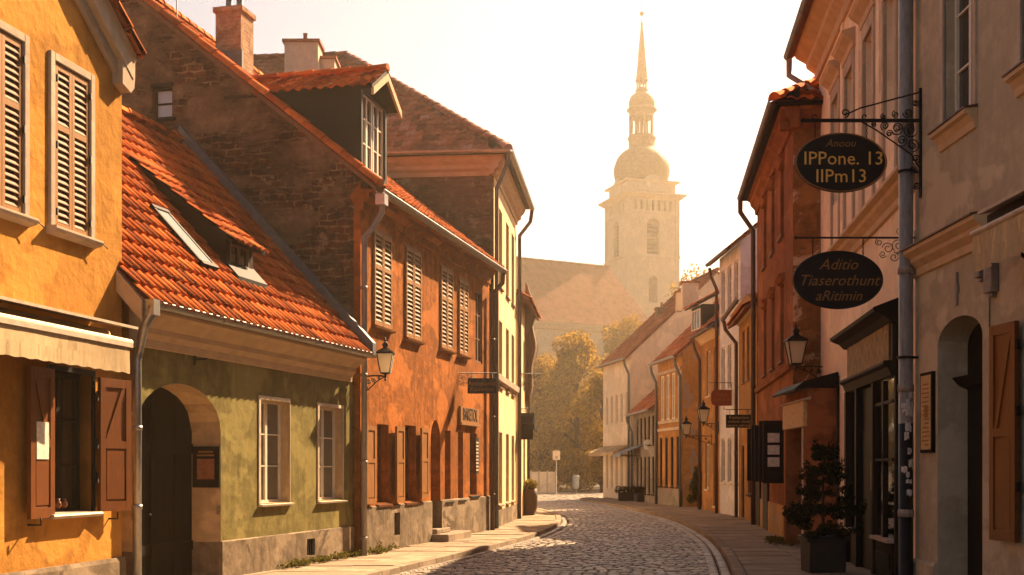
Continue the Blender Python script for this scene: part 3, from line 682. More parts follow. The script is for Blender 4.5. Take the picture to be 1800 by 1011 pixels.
for o in (w1, w2):
    window(g, f, o[0], o[1], o[2], o[3], -.20, 2, 3, 'frame', 'glassgrey', fw=.045, mw=.022, bars=[.36, .67])
    sb = MB(); w = .055; sb.box(f, o[0] - w, o[0], -.02, .018, o[2], o[3] + w); sb.box(f, o[1], o[1] + .01, -.02, .012, o[2], o[3] + w); sb.box(f, o[0], o[1], -.02, .018, o[3], o[3] + w); sb.build('window_surround', M['offwhite'], g)
    sb = MB(); sb.prism(f, [(-.2, o[2] - .05), (.07, o[2] - .05), (.08, o[2] - .02), (-.2, o[2] + .008)], o[0] - .05, o[1] + .05); sb.build('sill', M['offwhite'], g)
slope = (7.47 - ze) / 3.45; rs = 3.45          # roof
zl = ze - ws * slope + .10
mould(g, f, [(-.1, zw - .52), (.04, zw - .50), (.05, zw - .40), (.12, zw - .33), (.13, zw - .26), (.26, zw - .14), (.33, zw - .10), (.34, zw - .02), (-.1, zw + .12)], .22, L - .12, 'trim')
u0 = f.u(264, .45)
b = MB(); b.prism(f, [(ws, ze - .02), (-rs, ze + (rs + ws) * slope - .02), (-rs, ze + (rs + ws) * slope - .14), (ws, ze - .12)], u0, L - .02, 1)
V = -f.N + Vector((0, 0, slope)); Lr = (rs + ws) * math.hypot(1, slope); O = f.p(u0, ws + .05, ze - .06)
# ridge then far slope
b.prism(f, [(-rs, ze + (rs + ws) * slope - .02), (-rs * 2, ze + ws), (-rs * 2, ze + ws - .1), (-rs, ze + (rs + ws) * slope - .14)], u0, L, 1)
b.tiles(O, f.U, V, L - u0 - .02, Lr, .185, .32, .036, 6, jit=.016)
b.ridge(f.p(u0, -rs, ze + (rs + ws) * slope + .05), f.p(L - .1, -rs, ze + (rs + ws) * slope + .05), .11, .36)
b.build('roof', [M['tile'], M['tiledark']], g)
roofN = f.U.cross(V).normalized(); 
# near verge board and the strip of gable wall under it
b = MB(); vs = [(ws, ze - .04), (-rs, ze + (rs + ws) * slope - .04), (-rs, ze + (rs + ws) * slope - .30), (ws, ze - .30)]
b.prism(f, vs, u0 - .05, u0 - .01); b.build('verge_board', M['trim'], g)
b = MB(); b.face([f.p(.30, 0, 0), f.p(.30, -rs, 0), f.p(.30, -rs, ze + (rs) * slope), f.p(.30, 0, ze + .1)]); b.face([f.p(L, -rs * 2, 0), f.p(.30, -rs * 2, 0), f.p(.30, -rs * 2, ze), f.p(L, -rs * 2, ze)]); b.build('side_wall', M['yellow'], g)
gutter(g, f, u0 + .02, L + .08, ws + .02, ze - .04, .075)
a = f.p(u0 + .05, ws + .08, ze - .1)
px = [a, a + Vector((0, 0, -.10)), f.p(u0 + .0, .36, ze - .38), f.p(.12, .12, ze - .62), f.p(.10, .10, ze - .75), f.p(.10, .10, .02)]
downpipe(g, px, .055, 'zinc', (2.2, 1.2, .3)); b = MB(); b.box(f, u0 + .0, u0 + .14, ws - .02, ws + .14, ze - .22, ze - .02); b.build('hopper', M['zinc'], g)
# skylight
c = ray(318, 424, O, roofN); Vn = V.normalized()
sk = thing('skylight', c, 'slim metal framed skylight set in the orange tiles of the green house roof', 'skylight')
def obox(b, c, X, Y, Z, a, m, h0, h1, mat=0):
    pts = []
    for z in (h0, h1): pts.append([c + X * (sx * a) + Y * (sy * m) + Z * z for sx, sy in ((-1, -1), (1, -1), (1, 1), (-1, 1))])
    b.loop(pts, mat=mat)
Nn = roofN if roofN.z > 0 else -roofN
b = MB(); 
for s_ in (-1, 1): obox(b, c + f.U * s_ * .19, f.U, Vn, Nn, .03, .60, .0, .10); obox(b, c + Vn * s_ * .60, f.U, Vn, Nn, .22, .04, .0, .11)
b.build('frame', M['blackwood'], sk); b = MB(); obox(b, c, f.U, Vn, Nn, .16, .57, .07, .09); b.build('pane', M['skylight'], sk)
# shed dormer of the green house
c = ray(398, 474, O, roofN); qf = Fr((c.x, c.y, 0), f.U, f.N); wd = .85; zd = c.z; hd = .50; run = 1.75; sp = slope - (hd / run)
b = MB()
b.face([qf.p(0, 0, zd), qf.p(0, 0, zd + hd), qf.p(0, -run, zd + run * slope)]); b.face([qf.p(wd, 0, zd), qf.p(wd, 0, zd + hd), qf.p(wd, -run, zd + run * slope)])
b.wall(qf, 0, wd, zd, zd + hd, ((.12, wd - .12, zd + .08, zd + hd - .06, .06),)); dm = b.build('dormer', M['darkwood'], g); tag(dm, 'small dark shed dormer in the orange roof')
window(dm, qf, .12, wd - .12, zd + .08, zd + hd - .06, -.05, 2, 1, 'shutgrey', 'glass', fw=.03)
b = MB(); b.prism(qf, [(.16, zd + hd - .16 * sp), (-run, zd + hd + run * sp), (-run, zd + hd + run * sp + .06), (.16, zd + hd - .16 * sp + .06)], -.12, wd + .12, 1)
b.tiles(qf.p(-.14, .18, zd + hd - .18 * sp + .06), f.U, -f.N + Vector((0, 0, sp)), wd + .28, (run + .2) * math.hypot(1, sp), .205, .33, .03, 5); b.build('dormer_roof', [M['tile'], M['darkwood']], dm)
b = MB(); b.prism(qf, [(.24, zd - .24 * slope + .02), (-.02, zd + .05), (-.02, zd + .16), (.24, zd - .24 * slope + .14)], -.05, wd + .05); b.build('apron', M['blackwood'], dm)
# iron anchor and notice board on the gateway reveal
b = MB(); uu = f.u(343); z = f.zu(uu, 632); b.tube([f.p(uu, 0, z), f.p(uu, .14, z), f.p(uu + .05, .16, z + .01)], .014, 6); b.box(f, uu - .04, uu - .01, 0, .02, z - .08, z + .06)
tag(b.build('iron_hook', M['iron'], None, origin=f.p(uu, 0, z)), 'small black iron hook on the green wall above the arched gateway', 'hook')
rf = Fr(f.p(door[1], 0, 0), -f.N, -f.U)
z0, z1 = rf.zu(.2, 857), rf.zu(.2, 785)
nb_ = thing('notice_board', rf.p(.22, 0, z0), 'dark framed notice board with a brown printed sheet on the gateway reveal', 'notice board')
b = MB(); b.box(rf, .0, .44, 0.0, .04, z0, z1); b.build('frame', M['darkwood'], nb_); b = MB(); b.box(rf, .08, .36, .042, .046, z0 + .12, z1 - .18); b.build('sheet', M['brownsheet'], nb_)
b = MB()
for i, (a, c_) in enumerate(((.10, .34), (.08, .36))): b.box(rf, a, c_, .042, .046, z1 - .09 - i * .05, z1 - .065 - i * .05)
for i in range(6): b.box(rf, .10 + (i % 2) * .13, .20 + (i % 2) * .13, .048, .050, z0 + .15 + (i // 2) * .07, z0 + .17 + (i // 2) * .07)
b.build('print', M['golddim'], nb_)

# ---- burnt orange house
P, Q = (-2.79, 22.0), (-.59, 31.0); f = facade(P, Q, -1); L = (Vector(Q) - Vector(P)).length; fo = f
E = 7.05; SL = .8; S = 6.25
h = thing('orange_house', (P[0], P[1], 0), 'burnt orange two storey house with louvred shutters and a crumbling bare brick gable', 'house', 'houses along the left side of the street')
ops = []; ups = []
for a, c_, t, bt in ((655, 686, 412, 576), (711, 738, 440, 597), (773, 794, 474, 615), (805, 821, 494, 625), (836, 848, 512, 638)):
    ua, uc = f.u(a), f.u(c_); mz = (ua + uc) / 2; ups.append((ua, uc, f.zu(mz, bt), f.zu(mz, t), .1))
lows = []
for a, c_, t, bt in ((663, 683, 746, 884), (712, 731, 748, 881), (782, 792, 757, 880), (805, 814, 759, 877), (826, 838, 762, 870)):
    ua, uc = f.u(a), f.u(c_); mz = (ua + uc) / 2; lows.append((ua, uc, f.zu(mz, bt), f.zu(mz, t), .22))
dd = (f.u(757), f.u(774), .35, f.zu(f.u(765), 738), .35, .5)
b = MB(); b.wall(f, 0, L, .95, E, ups + lows + [(dd[0], dd[1], .949) + dd[3:]], 0); b.build('wall', M['orange'], h)
b = MB(); b.wall(f, 0, L, 0, .95, ((dd[0], dd[1], 0, .951, .35), (f.u(690), f.u(700), .35, .8, .1)), n=.04); b.face([f.p(0, .04, .95), f.p(dd[0], .04, .95), f.p(dd[0], 0, .975), f.p(0, 0, .975)]); b.face([f.p(dd[1], .04, .95), f.p(L, .04, .95), f.p(L, 0, .975), f.p(dd[1], 0, .975)]); b.box(f, f.u(690), f.u(700), -.06, -.05, .35, .8, 1); b.build('plinth', [M['plinth'], M['iron']], h)
sf = Fr(f.p(0, 0, 0), -f.N, -f.U)
gw = (sf.u(303), sf.u(268), sf.zu(sf.u(285), 208), sf.zu(sf.u(285), 153), .16)
b = MB(); b.wall(sf, 0, 2 * S, 0, E, ()); 
# gable above the eave, with the small attic window cut out
zt = lambda u: E + min(u, 2 * S - u) * SL
us = [0, gw[0], gw[1], S, 2 * S]
b.face([sf.p(0, 0, E), sf.p(gw[0], 0, E), sf.p(gw[0], 0, zt(gw[0]))]); b.face([sf.p(gw[0], 0, E), sf.p(gw[1], 0, E), sf.p(gw[1], 0, gw[2]), sf.p(gw[0], 0, gw[2])])
b.face([sf.p(gw[0], 0, gw[3]), sf.p(gw[1], 0, gw[3]), sf.p(gw[1], 0, zt(gw[1])), sf.p(gw[0], 0, zt(gw[0]))])
b.face([sf.p(gw[1], 0, E), sf.p(S, 0, E), sf.p(S, 0, zt(S)), sf.p(gw[1], 0, zt(gw[1]))]); b.face([sf.p(S, 0, E), sf.p(2 * S, 0, E), sf.p(S, 0, zt(S))])
for q0, q1 in (((gw[0], gw[2]), (gw[1], gw[2])), ((gw[1], gw[2]), (gw[1], gw[3])), ((gw[1], gw[3]), (gw[0], gw[3])), ((gw[0], gw[3]), (gw[0], gw[2]))):
    b.face([sf.p(q0[0], 0, q0[1]), sf.p(q1[0], 0, q1[1]), sf.p(q1[0], -.16, q1[1]), sf.p(q0[0], -.16, q0[1])])
b.face([f.p(L, 0, 0), f.p(L, -2 * S, 0), f.p(L, -2 * S, E), f.p(L, -S, E + S * SL), f.p(L, 0, E)]); b.face([f.p(0, -2 * S, 0), f.p(L, -2 * S, 0), f.p(L, -2 * S, E), f.p(0, -2 * S, E)])
b.build('gable_wall', M['gable'], h)
w = window(h, sf, gw[0], gw[1], gw[2], gw[3], -.13, 1, 2, 'darkwood', 'skylight', fw=.05, mw=.03); b = MB(); b.box(sf, gw[0] - .07, gw[1] + .07, -.1, .05, gw[2] - .06, gw[2] - .004); b.box(sf, gw[0] - .02, gw[1] + .02, -.1, .03, gw[3] + .003, gw[3] + .07); b.build('sill', M['darkwood'], w)
# corner strip of orange plaster wrapping the brick gable, and quoin
b = MB(); b.face([sf.p(-.002, .006, 0), sf.p(.13, .006, 0), sf.p(.13, .006, E - .6), sf.p(.10, .006, E - .55), sf.p(.22, .006, E - .35), sf.p(-.002, .006, E - .1)]); b.build('corner_plaster', M['orange'], h)
oh = .32; ze = E - .02
b = MB(); b.prism(f, [(oh, ze - oh * SL + .1), (-S, ze + S * SL + .1), (-2 * S - oh, ze - oh * SL + .1), (-2 * S - oh, ze - oh * SL), (-S, ze + S * SL), (oh, ze - oh * SL)], -.03, L, 1)
V = -f.N + Vector((0, 0, SL)); Lr = (S + oh + .04) * math.hypot(1, SL)
b.tiles(f.p(.06, oh + .05, ze - (oh + .05) * SL + .10), f.U, V, L - .06, Lr, .215, .345, .04, 5, jit=.016)
b.ridge(f.p(-.02, oh + .05, ze - (oh + .05) * SL + .13), f.p(-.02, -S, ze + S * SL + .13), .13, .46)
b.ridge(f.p(0, -S, ze + S * SL + .15), f.p(L, -S, ze + S * SL + .15), .13, .36); b.build('roof', [M['tile'], M['shutgrey']], h)
b = MB(); b.prism(f, [(-.1, E - .62), (.05, E - .60), (.06, E - .45), (.16, E - .36), (.17, E - .28), (.28, E - .24), (-.1, E - .2)], 0.0, L - .05); b.build('cornice', M['orange'], h)
gutter(h, f, .0, L + .1, oh + .06, ze - oh * SL + .02, .085)
a = f.p(.10, oh + .06, ze - oh * SL - .05)
b = MB(); b.box(f, .02, .22, oh - .04, oh + .14, ze - oh * SL - .24, ze - oh * SL - .04); b.build('hopper', M['zinc'], h)
downpipe(h, [a + Vector((0, 0, -.12)), a + Vector((0, 0, -.32)), f.p(.02, .22, ze - .95), f.p(-.06, .10, ze - 1.1), f.p(-.06, .09, .05)], .055, 'pipe', (5, 3.4, 1.8, .4))
downpipe(h, [f.p(L - .02, oh + .06, ze - oh * SL - .03), f.p(L - .02, oh + .04, ze - oh * SL - .3), f.p(L - .12, .12, ze - .85), f.p(L - .12, .12, .05)], .06, 'copper', (5, 3, 1))
for i, o in enumerate(ups[:4]):
    um = (o[0] + o[1]) / 2
    b = MB(); b.face([f.p(o[0], -.095, o[2]), f.p(o[1], -.095, o[2]), f.p(o[1], -.095, o[3]), f.p(o[0], -.095, o[3])]); b.build('window_recess', M['blackhole'], h)
    for a, c_ in ((o[0] + .01, um - .01), (um + .01, o[1] - .01)):
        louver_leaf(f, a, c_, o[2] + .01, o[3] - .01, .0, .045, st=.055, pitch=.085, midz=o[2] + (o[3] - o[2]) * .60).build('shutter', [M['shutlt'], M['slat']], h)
    b = MB(); b.prism(f, [(-.02, o[2] - .07), (.10, o[2] - .05), (.11, o[2] - .02), (-.02, o[2])], o[0] - .06, o[1] + .06); b.box(f, o[0] - .03, o[1] + .03, -.02, .03, o[3] + .002, o[3] + .05); b.build('sill', M['shut'], h)
o = ups[4]; window(h, f, *o[:4], -.08, 2, 3, 'shutgrey', 'glass')
lw = .52
for i, o in enumerate(lows):
    window(h, f, o[0], o[1], o[2], o[3], -.2, 2, 2 if i < 2 else 3, 'rail' if i < 2 else 'darkwood', 'glass', sill=.07)
for i, (px_, t, bt) in enumerate(((645, 748, 886), (697, 750, 883), (740, 753, 876))):
    ut = f.u(px_, .1); l2 = panel_leaf(f.rot(ut, .06 + .01 * i, -1.5), 0, lw, f.zu(ut + .2, bt), f.zu(ut + .2, t), 0, .045, 0, st=.075, split=.55).build('shutter', M['shut'], h)
tag(l2, 'open brown board shutter beside the arched door')
b = MB(); K = 8; m_, hh = (dd[0] + dd[1]) / 2, (dd[1] - dd[0]) / 2; zs = dd[3] - .5
b.extr(f, [(dd[0], .3), (dd[1], .3)] + [(m_ + hh * math.cos(math.pi * k / K), zs + .5 * math.sin(math.pi * k / K)) for k in range(K + 1)], -.33, -.28)
for k in range(3): b.box(f, dd[0] + .08, dd[1] - .08, -.28, -.26, .5 + k * .8, 1.15 + k * .8)
dr = b.build('door', M['darkwood'], h)
b = MB(); b.tube([f.p(dd[0] + .12, -.27, 1.2), f.p(dd[0] + .12, -.22, 1.2), f.p(dd[0] + .22, -.22, 1.2)], .012, 6); b.build('handle', M['iron'], dr)
b = MB(); b.box(f, dd[0] - .05, dd[1] + 1.1, -.3, .42, .02, .24); b.box(f, dd[0] + .1, dd[1] + .4, -.3, .12, .24, .345); b.build('doorstep', M['kerb'], h, bevel=.015)
b = MB(); ua, uc = f.u(806), f.u(838); b.box(f, ua, uc, 0, .06, f.zu(ua, 742), f.zu(ua, 714)); b.box(f, ua - .03, uc + .03, 0, .09, f.zu(ua, 742) - .06, f.zu(ua, 742) - .002)
sg = thing('wall_sign', f.p(ua, 0, f.zu(ua, 742)), 'small brown wall board with big pale letters on the orange house', 'sign')
b.build('board', [M['shutlt']], sg)
letters('BAKETOL', .43, f, (ua + uc) / 2, (f.zu(ua, 742) + f.zu(ua, 714)) / 2, .062, M['darkwood'], sg, sx=.70)
b = MB(); uu = f.u(836, .02); b.box(f, uu - .02, uu + .26, .005, .03, 1.55, 2.45); pst = b.build('poster', M['darkwood'], None, origin=f.p(uu, 0, 1.6)); tag(pst, 'narrow framed poster with pale text by the last window of the orange house', 'poster')
b = MB()
for k in range(9): b.box(f, uu + .02, uu + .22, .031, .034, 1.62 + k * .085, 1.66 + k * .085)
b.build('print', M['paper'], pst)
# lead flashing between green roof and brick gable
b = MB(); fz = lambda s: zl
e0 = fg.p(L * 0 + (Vector((-2.92, 21.9)) - Vector((-4.87, 15.06))).length, 0, 0)
fgL = (Vector((-2.92, 21.9)) - Vector((-4.87, 15.06))).length; zeg = (fg.z(275, 535, .42) + fg.z(640, 618, .42)) / 2; sg_ = (7.47 - zeg) / 3.45
b.prism(fg, [(.47, zeg - .02), (-3.5, zeg + 3.92 * sg_ + .03), (-3.5, zeg + 3.92 * sg_ + .24), (.47, zeg + .20)], fgL - .17, fgL - .03)
b.build('flashing', M['lead'], g)
# gabled dormer on the orange house
ua, uc = .10, f.u(680, -.02); um = (ua + uc) / 2; nf = -.02; zE = f.zu(um, 186, nf); zR = f.zu(um, 133, nf); k = (zR - zE) / ((uc - ua) / 2 + .22)
zbase = E + .2 * SL; zs_ = zR - k * (uc - ua) / 2 - .02
dm = MB(); dm.wall(f, ua, uc, zbase, zs_, ((ua + .09, uc - .09, zbase + .1, zs_ - .02, .1),), 0, n=nf); dm.face([f.p(ua, nf, zs_), f.p(uc, nf, zs_), f.p(um, nf, zR - .02)])
sb = (zs_ - E) / SL
for u_ in (ua, uc): dm.face([f.p(u_, nf, zbase), f.p(u_, nf, zs_), f.p(u_, -sb, zs_)])
dm = dm.build('dormer', M['darkwood'], h); tag(dm, 'tall gabled dormer with dark board cheek and orange tiled roof')
for a, c_ in ((ua + .10, um - .02), (um + .02, uc - .10)): window(dm, f, a, c_, zbase + .1, zs_ - .03, nf - .09, 2, 3, 'frame', 'glass', fw=.045)
b = MB(); rb = (zR - E) / SL + .1; ov = .10
ol = [(ua - ov, zR - k * (um - ua + ov)), (um, zR), (uc + ov, zR - k * (uc + ov - um)), (uc + ov, zR - k * (uc + ov - um) + .07), (um, zR + .08), (ua - ov, zR - k * (um - ua + ov) + .07)]
b.extr(f, ol, nf + .25, -rb, 1)
for sgn, u_ in ((1, ua - ov - .03), (-1, uc + ov + .03)):
    V2 = Vector(f.U) * sgn + Vector((0, 0, k)); zz0 = zR - k * (um - ua + ov + .03) + .07; ns = V2.length
    b.tiles(f.p(u_, nf + .27, zz0), -f.N, V2, rb + nf + .27, (um - ua + ov + .03) * ns, .215, .30, .035, 5, clip=lambda uc_, vc_, zz0=zz0, ns=ns: (uc_ - (nf + .27)) < (zz0 + vc_ * k / ns - E) / SL - .12)
b.ridge(f.p(um, nf + .27, zR + .10), f.p(um, -rb, zR + .10), .10, .36); b.build('dormer_roof', [M['tile'], M['darkwood']], dm)
b = MB()
for a, c_ in ((ua - ov, um), (uc + ov, um)): za = zR - k * abs(um - a); b.extr(f, [(a, za - .12), (c_, zR - .12), (c_, zR + .02), (a, za + .02)], nf + .23, nf + .28)
b.build('bargeboard', M['trim'], dm)
# chimneys and antenna
def chimney(name, label, fr, u, s, zb, zt, w, dpt, mat, pots=0, root=None, cap=True):
    t = thing(name, fr.p(u, -s, zb), label, 'chimney', 'chimneys on the roofs'); q = fr.at(u, -s)
    b = MB(); b.box(q, -dpt / 2, dpt / 2, -w / 2, w / 2, zb, zt - .12); b.build('stack', M[mat], t)
    b = MB(); b.box(q, -dpt / 2 - .05, dpt / 2 + .05, -w / 2 - .05, w / 2 + .05, zt - .12, zt); b.build('cap', M[mat], t, bevel=.01)
    for i in range(pots):
        p = q.p(0, (i - (pots - 1) / 2) * .26, zt); b = MB(); b.lathe(p, [(.08, 0), (.08, .5), (.095, .52), (.095, .58)], 12); b.build('flue', M['lead'], t)
    return t
zt_ = f.zu(4.0, 20, -4.5)
ch = chimney('brick_chimney', 'weathered brick chimney with two metal flues on the orange house roof', f, 4.0, 4.55, 9.6, zt_, .62, .62, 'brickch', 2)
b = MB(); q = f.at(4.0, -4.55); b.box(q, -.36, -.30, -.36, .36, 10.2, 11.0); b.box(q, -.33, .33, .30, .35, 9.9, 10.6); b.build('flashing', M['lead'], ch)
pa = f.p(3.3, -5.6, 0); zz = 11.3; b = MB(); b.tube([(pa.x, pa.y, zz), (pa.x, pa.y, zz + 1.7)], .014, 5)
for dz, l in ((1.25, .22), (1.4, .3)): b.tube([(pa.x - l, pa.y, zz + dz), (pa.x + l, pa.y, zz + dz)], .008, 4)
tag(b.build('roof_antenna', M['iron'], None, origin=(pa.x, pa.y, zz)), 'thin metal aerial on a pole above the orange roof ridge', 'antenna')

# ---- brick sided cream house with hipped roof
P, Q = (-.48, 31.6), (.14, 37.9); f = facade(P, Q, -1); L = (Vector(Q) - Vector(P)).length; sf = Fr(f.p(0, 0, 0), -f.N, -f.U); fc = f
E = 9.95
c4 = thing('tall_cream_house', (P[0], P[1], 0), 'tall narrow cream house with exposed brick side wall and brown hipped roof', 'house', 'houses along the left side of the street')
cols = [f.u(x) for x in (880, 892, 901.5)]; ops = []
for cu in cols:
    for t, bt, ref in ((370, 505, 880), (565, 680, 880), (760, 886, 880)):
        uu = f.u(ref); z1 = f.zu(uu, t); z0 = f.zu(uu, bt); ops.append((cu - .42, cu + .42, z0, z1, .14))
b = MB(); b.wall(f, 0, L, 0, E, ops); b.face([f.p(L, 0, 0), f.p(L, -11, 0), f.p(L, -11, E), f.p(L, 0, E)]); b.build('wall', M['cream'], c4)
b = MB(); b.wall(sf, 0, 11, 0, E - .5); b.build('brick_side_wall', M['brickside'], c4)
for o in ops: window(c4, f, *o[:4], -.12, 2, 3, 'shutgrey', 'glass', sill=.06)
prof = [(-.1, E - .55), (.04, E - .53), (.05, E - .42), (.14, E - .36), (.15, E - .26), (.24, E - .18), (.28, E - .08), (.28, E), (-.1, E)]
b = MB(); b.prism(f, prof, -.27, L + .1); b.prism(sf, prof, -.26, 11); b.build('cornice', M['trim'], c4)
b = MB(); b.prism(f, [(-.05, 4.02), (.10, 4.06), (.12, 4.22), (.02, 4.28), (-.05, 4.28)], -.02, L + .1); b.build('string_course', M['surround'], c4)
b = MB(); b.wall(f, 0, L, 0, .55, (), n=.04); b.build('plinth', M['plinth'], c4)
b = MB(); sp_ = [(.40, E - .05), (.42, E + .01), (-.1, E + .38), (-.1, E + .0)]; b.prism(f, sp_, -.40, L + .1); b.prism(sf, sp_, -.39, 11); b.build('eaves', M['darkwood'], c4)
k = .81; ov = .42; H = 5.6; A = f.p(-ov, ov, E + .02); B = f.p(-ov, -11, E + .02); Rg = f.p(H - ov, -(H - ov), E + H * k); RL = f.p(H - ov, -11, E + H * k); Cc = f.p(L + ov, ov, E + .02); D = f.p(L + ov, -11, E + .02)
b = MB(); b.face([A, B, RL, Rg], 1); b.face([A, Rg, Cc], 1); b.face([Cc, Rg, RL, D], 1); b.face([A, Cc, D, B], 1)
V = Vector(f.U) + Vector((0, 0, k)); ns = V.length; b.tiles(A + Vector((0, 0, .02)), -f.N, V, 11 + ov, H * ns, .24, .34, .035, 4, clip=lambda u_, v_: v_ / ns < u_ - .05)
V = -Vector(f.N) + Vector((0, 0, k)); b.tiles(A + Vector((0, 0, .02)), f.U, V, L + 2 * ov, H * ns, .24, .34, .035, 4, clip=lambda u_, v_: v_ / ns < u_ - .05 and v_ / ns < (L + 2 * ov - u_) * 3.2)
b.ridge(A + Vector((0, 0, .03)), Rg + Vector((0, 0, .03)), .14, .36); b.ridge(Rg + Vector((0, 0, .08)), RL + Vector((0, 0, .08)), .12, .36)
b.build('roof', [M['tiledark'], M['lead']], c4)
gutter(c4, sf, -ov - .06, 11, ov + .05, E + .03, .08, 'zinc', 1.0); gutter(c4, f, -ov, L + ov, ov + .05, E + .03, .08, 'zinc', 1.0)
downpipe(c4, [f.p(-ov + .05, ov, E - .03), f.p(-ov + .05, ov, E - .25), f.p(-.05, .08, E - .9), f.p(-.05, .08, .05)], .055, 'lead')
downpipe(c4, [f.p(L + .3, ov + .05, E - .03), f.p(L + .3, ov, E - .4), f.p(L + .0, .1, E - .9), f.p(L, .1, .05)], .06, 'copper')
t = chimney('white_chimney', 'broad white plastered chimney with a thin flue on the brown hipped roof', sf, 0, 0, 0, 1, .1, .1, 'offwhite') if False else None
def chim_px(name, label, x0, x1, ytop, d, zb, mat, dep=.8, pots=1, zt=None):
    xa, xb = (x0 - HX) / F * d, (x1 - HX) / F * d; zt = zt or CH + (HY - ytop) * d / F
    t = thing(name, ((xa + xb) / 2, d, zb), label, 'chimney', 'chimneys on the roofs')
    b = MB(); b.box(FW, xa, xb, -d - dep, -d, zb, zt - .08); b.build('stack', M[mat], t); b = MB(); b.box(FW, xa - .06, xb + .06, -d - dep - .06, -d + .06, zt - .08, zt); b.build('cap', M['tiledark'] if mat == 'offwhite' else M[mat], t)
    for i in range(pots): b = MB(); b.lathe(((xa + xb) / 2 + (i - (pots - 1) / 2) * .4 + .05, d + .4, zt), [(.06, 0), (.06, .28), (.075, .3)], 10); b.build('flue', M['tiledark'], t)
    return t
chim_px('white_chimney', 'broad white plastered chimney with one thin flue behind the dormer', 500, 559, 69, 34.2, 11.5, 'offwhite')
chim_px('white_chimney', 'short white chimney block between the broad white chimney and the brown roof', 562, 588, 99, 34.6, 11.5, 'offwhite', pots=0)

# ---- low house with curved gable behind it
rt, f, L, sf = gable_house('curved_gable_house', 'narrow house with a scrolled projecting gable beyond the tall cream house', (.20, 38.05), (.62, 43.2), -1, 8, 7.2, 2.6, 'cream', 'tile', [(.5, 1.4, 1.0, 2.7, .15), (2.2, 3.1, 1.0, 2.7, .15), (.5, 1.4, 4.3, 6.0, .15), (2.2, 3.1, 4.3, 6.0, .15)], group='houses along the left side of the street', oh=.35)
for a in (.5, 2.2):
    for z in (1.0, 4.3): window(rt, f, a, a + .9, z, z + 1.7, -.14, 2, 3, 'frame', 'glass')
b = MB(); K = 20; pr = [(0, 3.6)]
for i in range(K + 1):
    t_ = i / K; z = 4.1 + 3.9 * t_; n = .16 + .15 * math.sin(t_ * math.pi * 1.15 - .2) + .05 * math.sin(t_ * 17); pr.append((max(.06, n), z))
pr += [(0, 8.1)]; b.prism(f, pr, 3.2, 3.9); b.build('scrolled_gable', M['shutgrey'], rt)
downpipe(rt, [f.p(3.0, .34, 6.9), f.p(3.0, .12, 6.3), f.p(3.0, .12, .05)], .05, 'copper')
b = MB(); b.box(f, .2, 1.7, .02, .5, 2.95, 3.1); b.extr(f, [(.15, 3.1), (1.75, 3.1), (1.5, 3.35), (.4, 3.35)], .02, .45); b.box(f, .25, .35, .02, .45, 2.6, 2.95); b.build('door_hood', M['darkwood'], rt)
# house closing the bend on the left, out of sight behind the others
rt, f, L, sf = gable_house('bend_house', 'pale house turning away round the left bend', (.05, 44.6), (-3.6, 58), -1, 9, 6.5, 3, 'palecream', 'tileold', group='houses along the left side of the street')

# ================================================================== RIGHT SIDE
# ---- grey-beige house nearest on the right
P, Q = (5.46, 6.0), (5.35, 15.85); f = facade(P, Q, 1); L = (Vector(Q) - Vector(P)).length; fr1 = f
r1 = thing('grey_beige_house', (P[0], P[1], 0), 'grey-beige house nearest on the right with an arched doorway and upper cornice', 'house', 'houses along the right side of the street')
dU = sorted((f.u(1648), f.u(1727))); d1 = (dU[0], dU[1], .0, f.zu(sum(dU) / 2, 556), .42, .30)
a, c_ = sorted((f.u(1660), f.u(1712))); m_ = (a + c_) / 2; w1 = (a, c_, f.zu(m_, 213) + .02, f.zu(m_, 213) + 2.1, .22); w2 = (a - 2.3, c_ - 2.2, w1[2], w1[3], .22)
a = f.u(1755) - .66; c_ = a - 1.05; w3 = (c_, a, f.z(1770, 950) - .05, f.z(1770, 575), .2)
b = MB(); b.wall(f, 0, L, .0, 11.8, (d1, w1, w2, w3)); b.face([f.p(L, 0, 0), f.p(L, -9, 0), f.p(L, -9, 11.8), f.p(L, 0, 11.8)]); b.face([f.p(0, 0, 0), f.p(0, -9, 0), f.p(0, -9, 11.8), f.p(0, 0, 11.8)]); b.build('wall', M['greybeige'], r1)
window(r1, f, w1[0], w1[1], w1[2], w1[3], -.18, 2, 3, 'frame', 'glass'); window(r1, f, w2[0], w2[1], w2[2], w2[3], -.18, 2, 3, 'frame', 'glass'); window(r1, f, w3[0], w3[1], w3[2], w3[3], -.18, 2, 2, 'darkwood', 'glass')
for o in (w1, w2):
    b = MB(); b.prism(f, [(-.02, o[2] - .26), (.03, o[2] - .25), (.05, o[2] - .17), (.10, o[2] - .10), (.15, o[2] - .08), (.15, o[2] - .03), (-.02, o[2] - .01)], o[0] - .10, o[1] + .10); b.prism(f, [(-.02, o[2] - .01), (.17, o[2] - .03), (.17, o[2] - .01), (-.02, o[2] + .02)], o[0] - .12, o[1] + .12, 1); b.build('sill', [M['trim'], M['copper']], r1)
    b = MB(); b.box(f, o[0] - .10, o[0], -.02, .025, o[2], o[3] + .1); b.box(f, o[1], o[1] + .10, -.02, .025, o[2], o[3] + .1); b.box(f, o[0], o[1], -.02, .025, o[3], o[3] + .1); b.build('window_surround', M['surround'], r1)
zc = f.z(1600, 460); cu = f.u(1745)
b = MB(); b.prism(f, [(-.02, zc - .27), (.04, zc - .25), (.05, zc - .16), (.13, zc - .09), (.14, zc - .04), (.22, zc + .02), (.22, zc + .07), (-.02, zc + .09)], cu, L + .02); b.prism(f, [(-.02, zc + .09), (.25, zc + .072), (.25, zc + .09), (-.02, zc + .14)], cu, L + .03, 1); b.build('cornice', [M['trim'], M['copper']], r1)
